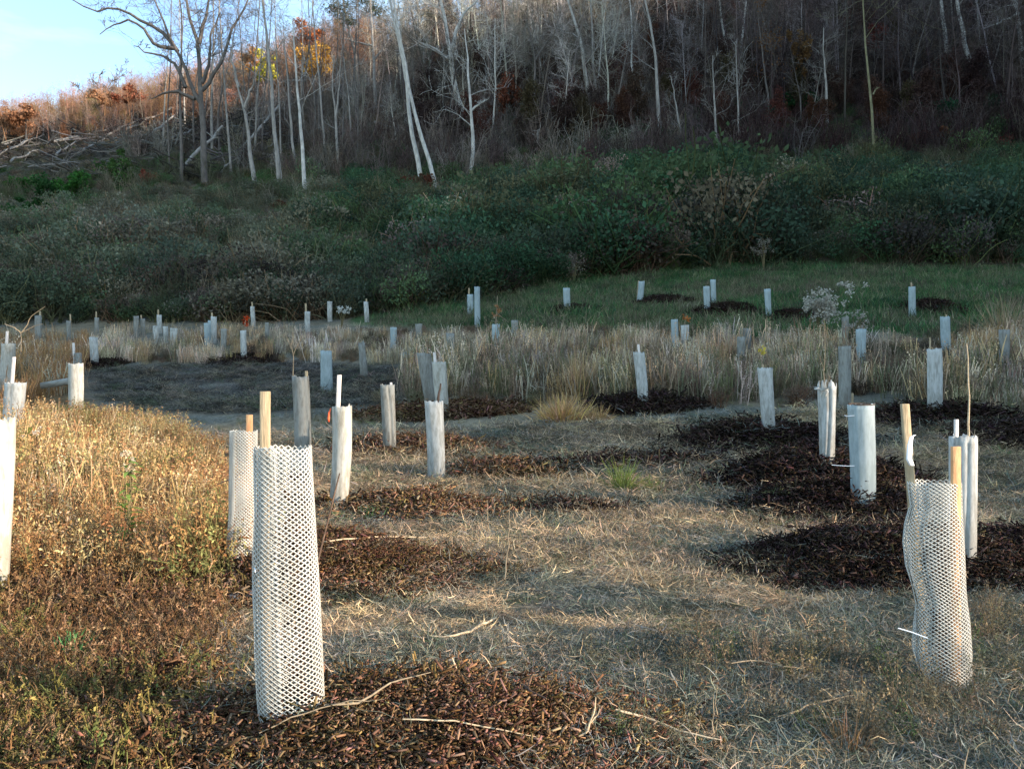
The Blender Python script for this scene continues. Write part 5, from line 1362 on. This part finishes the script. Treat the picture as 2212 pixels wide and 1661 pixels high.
crown_tree(215, 215, 34, 18, 285, (.34, .18, .10), 'brown crown left of the dark rust one', 700, ls=.4)
crown_tree(1098, 205, 44, 42, 300, (.17, .065, .04), 'rust leaved young oak left of the dark forked trunk', 1500)
crown_tree(905, 395, 40, 32, 440, (.15, .055, .035), 'rust leaved bush at the feet of the leaning pair', 1100, 'shrub', 'shrub')
crown_tree(1245, 185, 26, 28, 280, (.16, .06, .035), 'small rust leaved bush left of the bright barked trunk', 500, 'shrub', 'shrub')
crown_tree(1730, 110, 34, 70, 270, (.17, .10, .045), 'tall column of tan brown leaves in the dark wood', 1100)
crown_tree(1886, 88, 30, 34, 200, (.14, .035, .025), 'dark red crown beside the yellowish trunk', 700)
crown_tree(1980, 190, 40, 28, 240, (.12, .045, .035), 'dim red brown bush left of the upper right trunks', 700, 'shrub', 'shrub')
crown_tree(2010, 300, 46, 32, 345, (.14, .06, .03), 'rust brown bush in the green right thicket', 900, 'shrub', 'shrub')
crown_tree(1668, 250, 46, 30, 300, (.03, .085, .055), 'blue green bush in the gap of the right wood', 900, 'shrub', 'shrub')
crown_tree(1730, 225, 50, 26, 280, (.025, .07, .03), 'deep green bush beside the clear grey trunk', 900, 'shrub', 'shrub')
crown_tree(2020, 250, 60, 40, 330, (.03, .075, .04), 'broad green bush at the foot of the upper right trunks', 1200, 'shrub', 'shrub')
crown_tree(1310, 372, 36, 20, 402, (.13, .14, .045), 'yellow green low bush on top of the central thicket', 600, 'shrub', 'shrub')
crown_tree(1650, 430, 52, 50, 510, (.02, .05, .022), 'very dark green bush in the right thicket', 1300, 'shrub', 'shrub')
crown_tree(1560, 410, 44, 44, 500, (.045, .10, .03), 'mid green bush left of the very dark one', 1100, 'shrub', 'shrub')
crown_tree(1480, 470, 44, 34, 530, (.06, .055, .04), 'brownish bush left of the mid green bush', 800, 'shrub', 'shrub')
crown_tree(765, 488, 32, 22, 520, (.12, .05, .035), 'rust bush in the middle of the left brush', 600, 'shrub', 'shrub')
crown_tree(640, 595, 32, 24, 640, (.11, .04, .04), 'dull red bush low in the left brush', 600, 'shrub', 'shrub')
crown_tree(600, 448, 24, 16, 470, (.13, .06, .04), 'small rust bush left of the white trunk foot', 300, 'shrub', 'shrub')
crown_tree(318, 385, 22, 22, 415, (.22, .07, .045), 'small red shrub below the logged slope', 400, 'shrub', 'shrub')
crown_tree(45, 405, 35, 28, 438, (.045, .12, .03), 'leftmost bright green bush on the logged slope', 600, 'shrub', 'shrub')
crown_tree(100, 412, 37, 33, 448, (.035, .09, .03), 'second green bush from the left on the logged slope', 600, 'shrub', 'shrub')
crown_tree(160, 398, 45, 44, 448, (.045, .13, .03), 'largest bright green bush on the logged slope', 900, 'shrub', 'shrub')
crown_tree(60, 462, 51, 33, 498, (.03, .075, .025), 'dark green bush under the leftmost bright one', 700, 'shrub', 'shrub')
crown_tree(262, 365, 51, 44, 408, (.06, .11, .035), 'green bush left of the small red shrub', 800, 'shrub', 'shrub')
crown_tree(8, 480, 22, 22, 505, (.035, .09, .03), 'green bush cut by the left edge', 400, 'shrub', 'shrub')
crown_tree(2120, 520, 60, 46, 590, (.035, .05, .03), 'dark bush under the pale seed heads at right', 1100, 'shrub', 'shrub')
crown_tree(1990, 500, 60, 50, 580, (.03, .045, .03), 'large dark bush above the right end of the slope', 1200, 'shrub', 'shrub')
crown_tree(980, 590, 60, 40, 655, (.028, .06, .03), 'dark green bush at the corner of the thicket', 1000, 'shrub', 'shrub')
# pine
x, y, z = hit(775, 200); org = (x, y, z)
root = empty('pine_tree', org, 'dark pine with flat layered boughs at the top left of the wood', 'pine tree')
P = resample(world_path([(775, 200), (768, 120), (752, 60), (742, 10), (738, -40)], y, org), 10); mt = MB(); tube(mt, P, np.linspace(.3, .1, 10), 7)
lb = MB(); sc = y / F
for (a, b, w) in [(742, 12, 34), (722, 20, 24), (790, 4, 30), (738, 34, 22), (815, 24, 26), (730, -10, 30), (770, -25, 34), (755, 48, 16)]:
    c = world_path([(a, b)], y, org)[0]; i = int(np.argmin(np.abs(P[:, 2] - c[2]))); tube(mt, resample([P[i], (P[i] + c) / 2 + [0, 0, .2], c], 5), np.linspace(.07, .03, 5), 4)
    n = 420; C = c + wr.normal(0, 1, (n, 3)) * [w * sc * .5, w * sc * .4, 4.5 * sc]
    leaves(lb, C, wr.uniform(.25, .5, n), wr, aspect=.3)
mt.obj('trunk', M_BARKS['d'], root, smooth=True); lb.obj('crown', plant_mat('pine_needles', (.045, .06, .03), .15), root)

# felled and leaning trunks
LOGS = [
 ((23, 371), (82, 344), 5, 'short felled trunk lowest at the far left of logged slope'), ((0, 351), (94, 309), 5, 'long felled trunk slanting from the left edge'),
 ((117, 324), (230, 299), 6, 'long felled trunk lying nearly level on the logged slope'), ((47, 328), (74, 301), 5, 'short steep felled trunk near the left edge'),
 ((121, 355), (164, 324), 5, 'felled trunk slanting under the nearly level one'), ((234, 309), (309, 273), 5, 'felled trunk climbing right in mid logged slope'),
 ((305, 328), (375, 270), 6, 'pale felled trunk climbing steeply left of the big bare tree'), ((273, 297), (375, 250), 5, 'long thin felled trunk above the pale steep one'),
 ((348, 328), (426, 297), 5, 'felled trunk ending at the big bare tree'), ((391, 262), (422, 240), 4, 'short felled trunk high by the big bare tree'),
 ((390, 391), (480, 295), 9, 'thick pale fallen trunk leaning behind the big bare tree foot'), ((518, 348), (605, 246), 8, 'pale dead trunk leaning steeply across the forked tree'),
 ((547, 256), (602, 240), 5, 'short pale log above the steep leaning trunk'), ((645, 194), (719, 174), 5, 'felled trunk lying high under the golden crown'),
 ((567, 207), (645, 192), 4, 'thin felled trunk left of the one under the golden crown'), ((484, 387), (500, 371), 4, 'tiny pale log end near the thicket'),
 ((574, 344), (598, 326), 4, 'short pale log between the pale trunks'), ((180, 345), (226, 318), 5, 'grey felled trunk among the brush of the logged slope'),
 ((60, 384), (150, 372), 4, 'thin felled trunk above the green bushes'), ((250, 330), (300, 322), 4, 'small felled trunk in the middle of the logged slope'),
 ((327, 304), (345, 300), 5, 'bright cut log end by the logged slope bushes'), ((10, 330), (60, 312), 4, 'thin felled trunk parallel to the left edge one'),
 ((809, 285), (863, 301), 4, 'curved fallen limb left of the leaning pair'), ((1876, 118), (1981, 143), 5, 'long pale fallen trunk in the upper right wood'),
 ((1496, 318), (1540, 321), 4, 'short pale log at the top of the right thicket'), ((1164, 338), (1162, 305), 8, 'broken white snag in the thicket at centre'),
 ((745, 275), (862, 235), 4, 'thin bent fallen limb crossing behind the leaning pair'), ((1040, 145), (1120, 110), 4, 'pale limb slanting up beside the rust oak'),
]
for (a, b, w, lab) in LOGS:
    x, y, z = hit(*a); x2, y2, z2 = hit(*b); d2 = y + .35 * (y2 - y) if abs(b[1] - a[1]) > 45 or 'snag' in lab else y2
    if 'snag' in lab: d2 = y
    if d2 > y + 25: d2 = y + 12
    p2 = np.array([(b[0] - CX) / F * d2, d2, EYE + (CY - b[1]) / F * d2]); org = np.array([x, y, z])
    lift = 1.15
    P = resample(np.array([[0, 0, lift], p2 - org + [0, 0, lift]]), 8, wr, .07)
    mb = MB(); r0 = w * y / F / 2 * 1.0; tube(mb, P, np.linspace(r0, r0 * .6, 8), 8)
    for q in range(4):
        i = wr.integers(2, 7); tube(mb, curve_pts(wr, P[i], norm(wr.normal(size=3) + [0, 0, .5]), wr.uniform(.6, 1.8), 3, 0, .2), np.linspace(r0 * .35, r0 * .15, 4), 4)
    pale = any(k in lab for k in ('pale', 'bright', 'white'))
    tag(mb.obj('fallen_trunk', M_BARKS['p'] if pale else M_LOG, smooth=True, loc=org), lab, 'fallen trunk', 'fallen trunks on the hillside')
print('triangles', sum(len(o.data.loop_triangles) if o.type == 'MESH' and not o.data.calc_loop_triangles() else 0 for o in SC.objects))
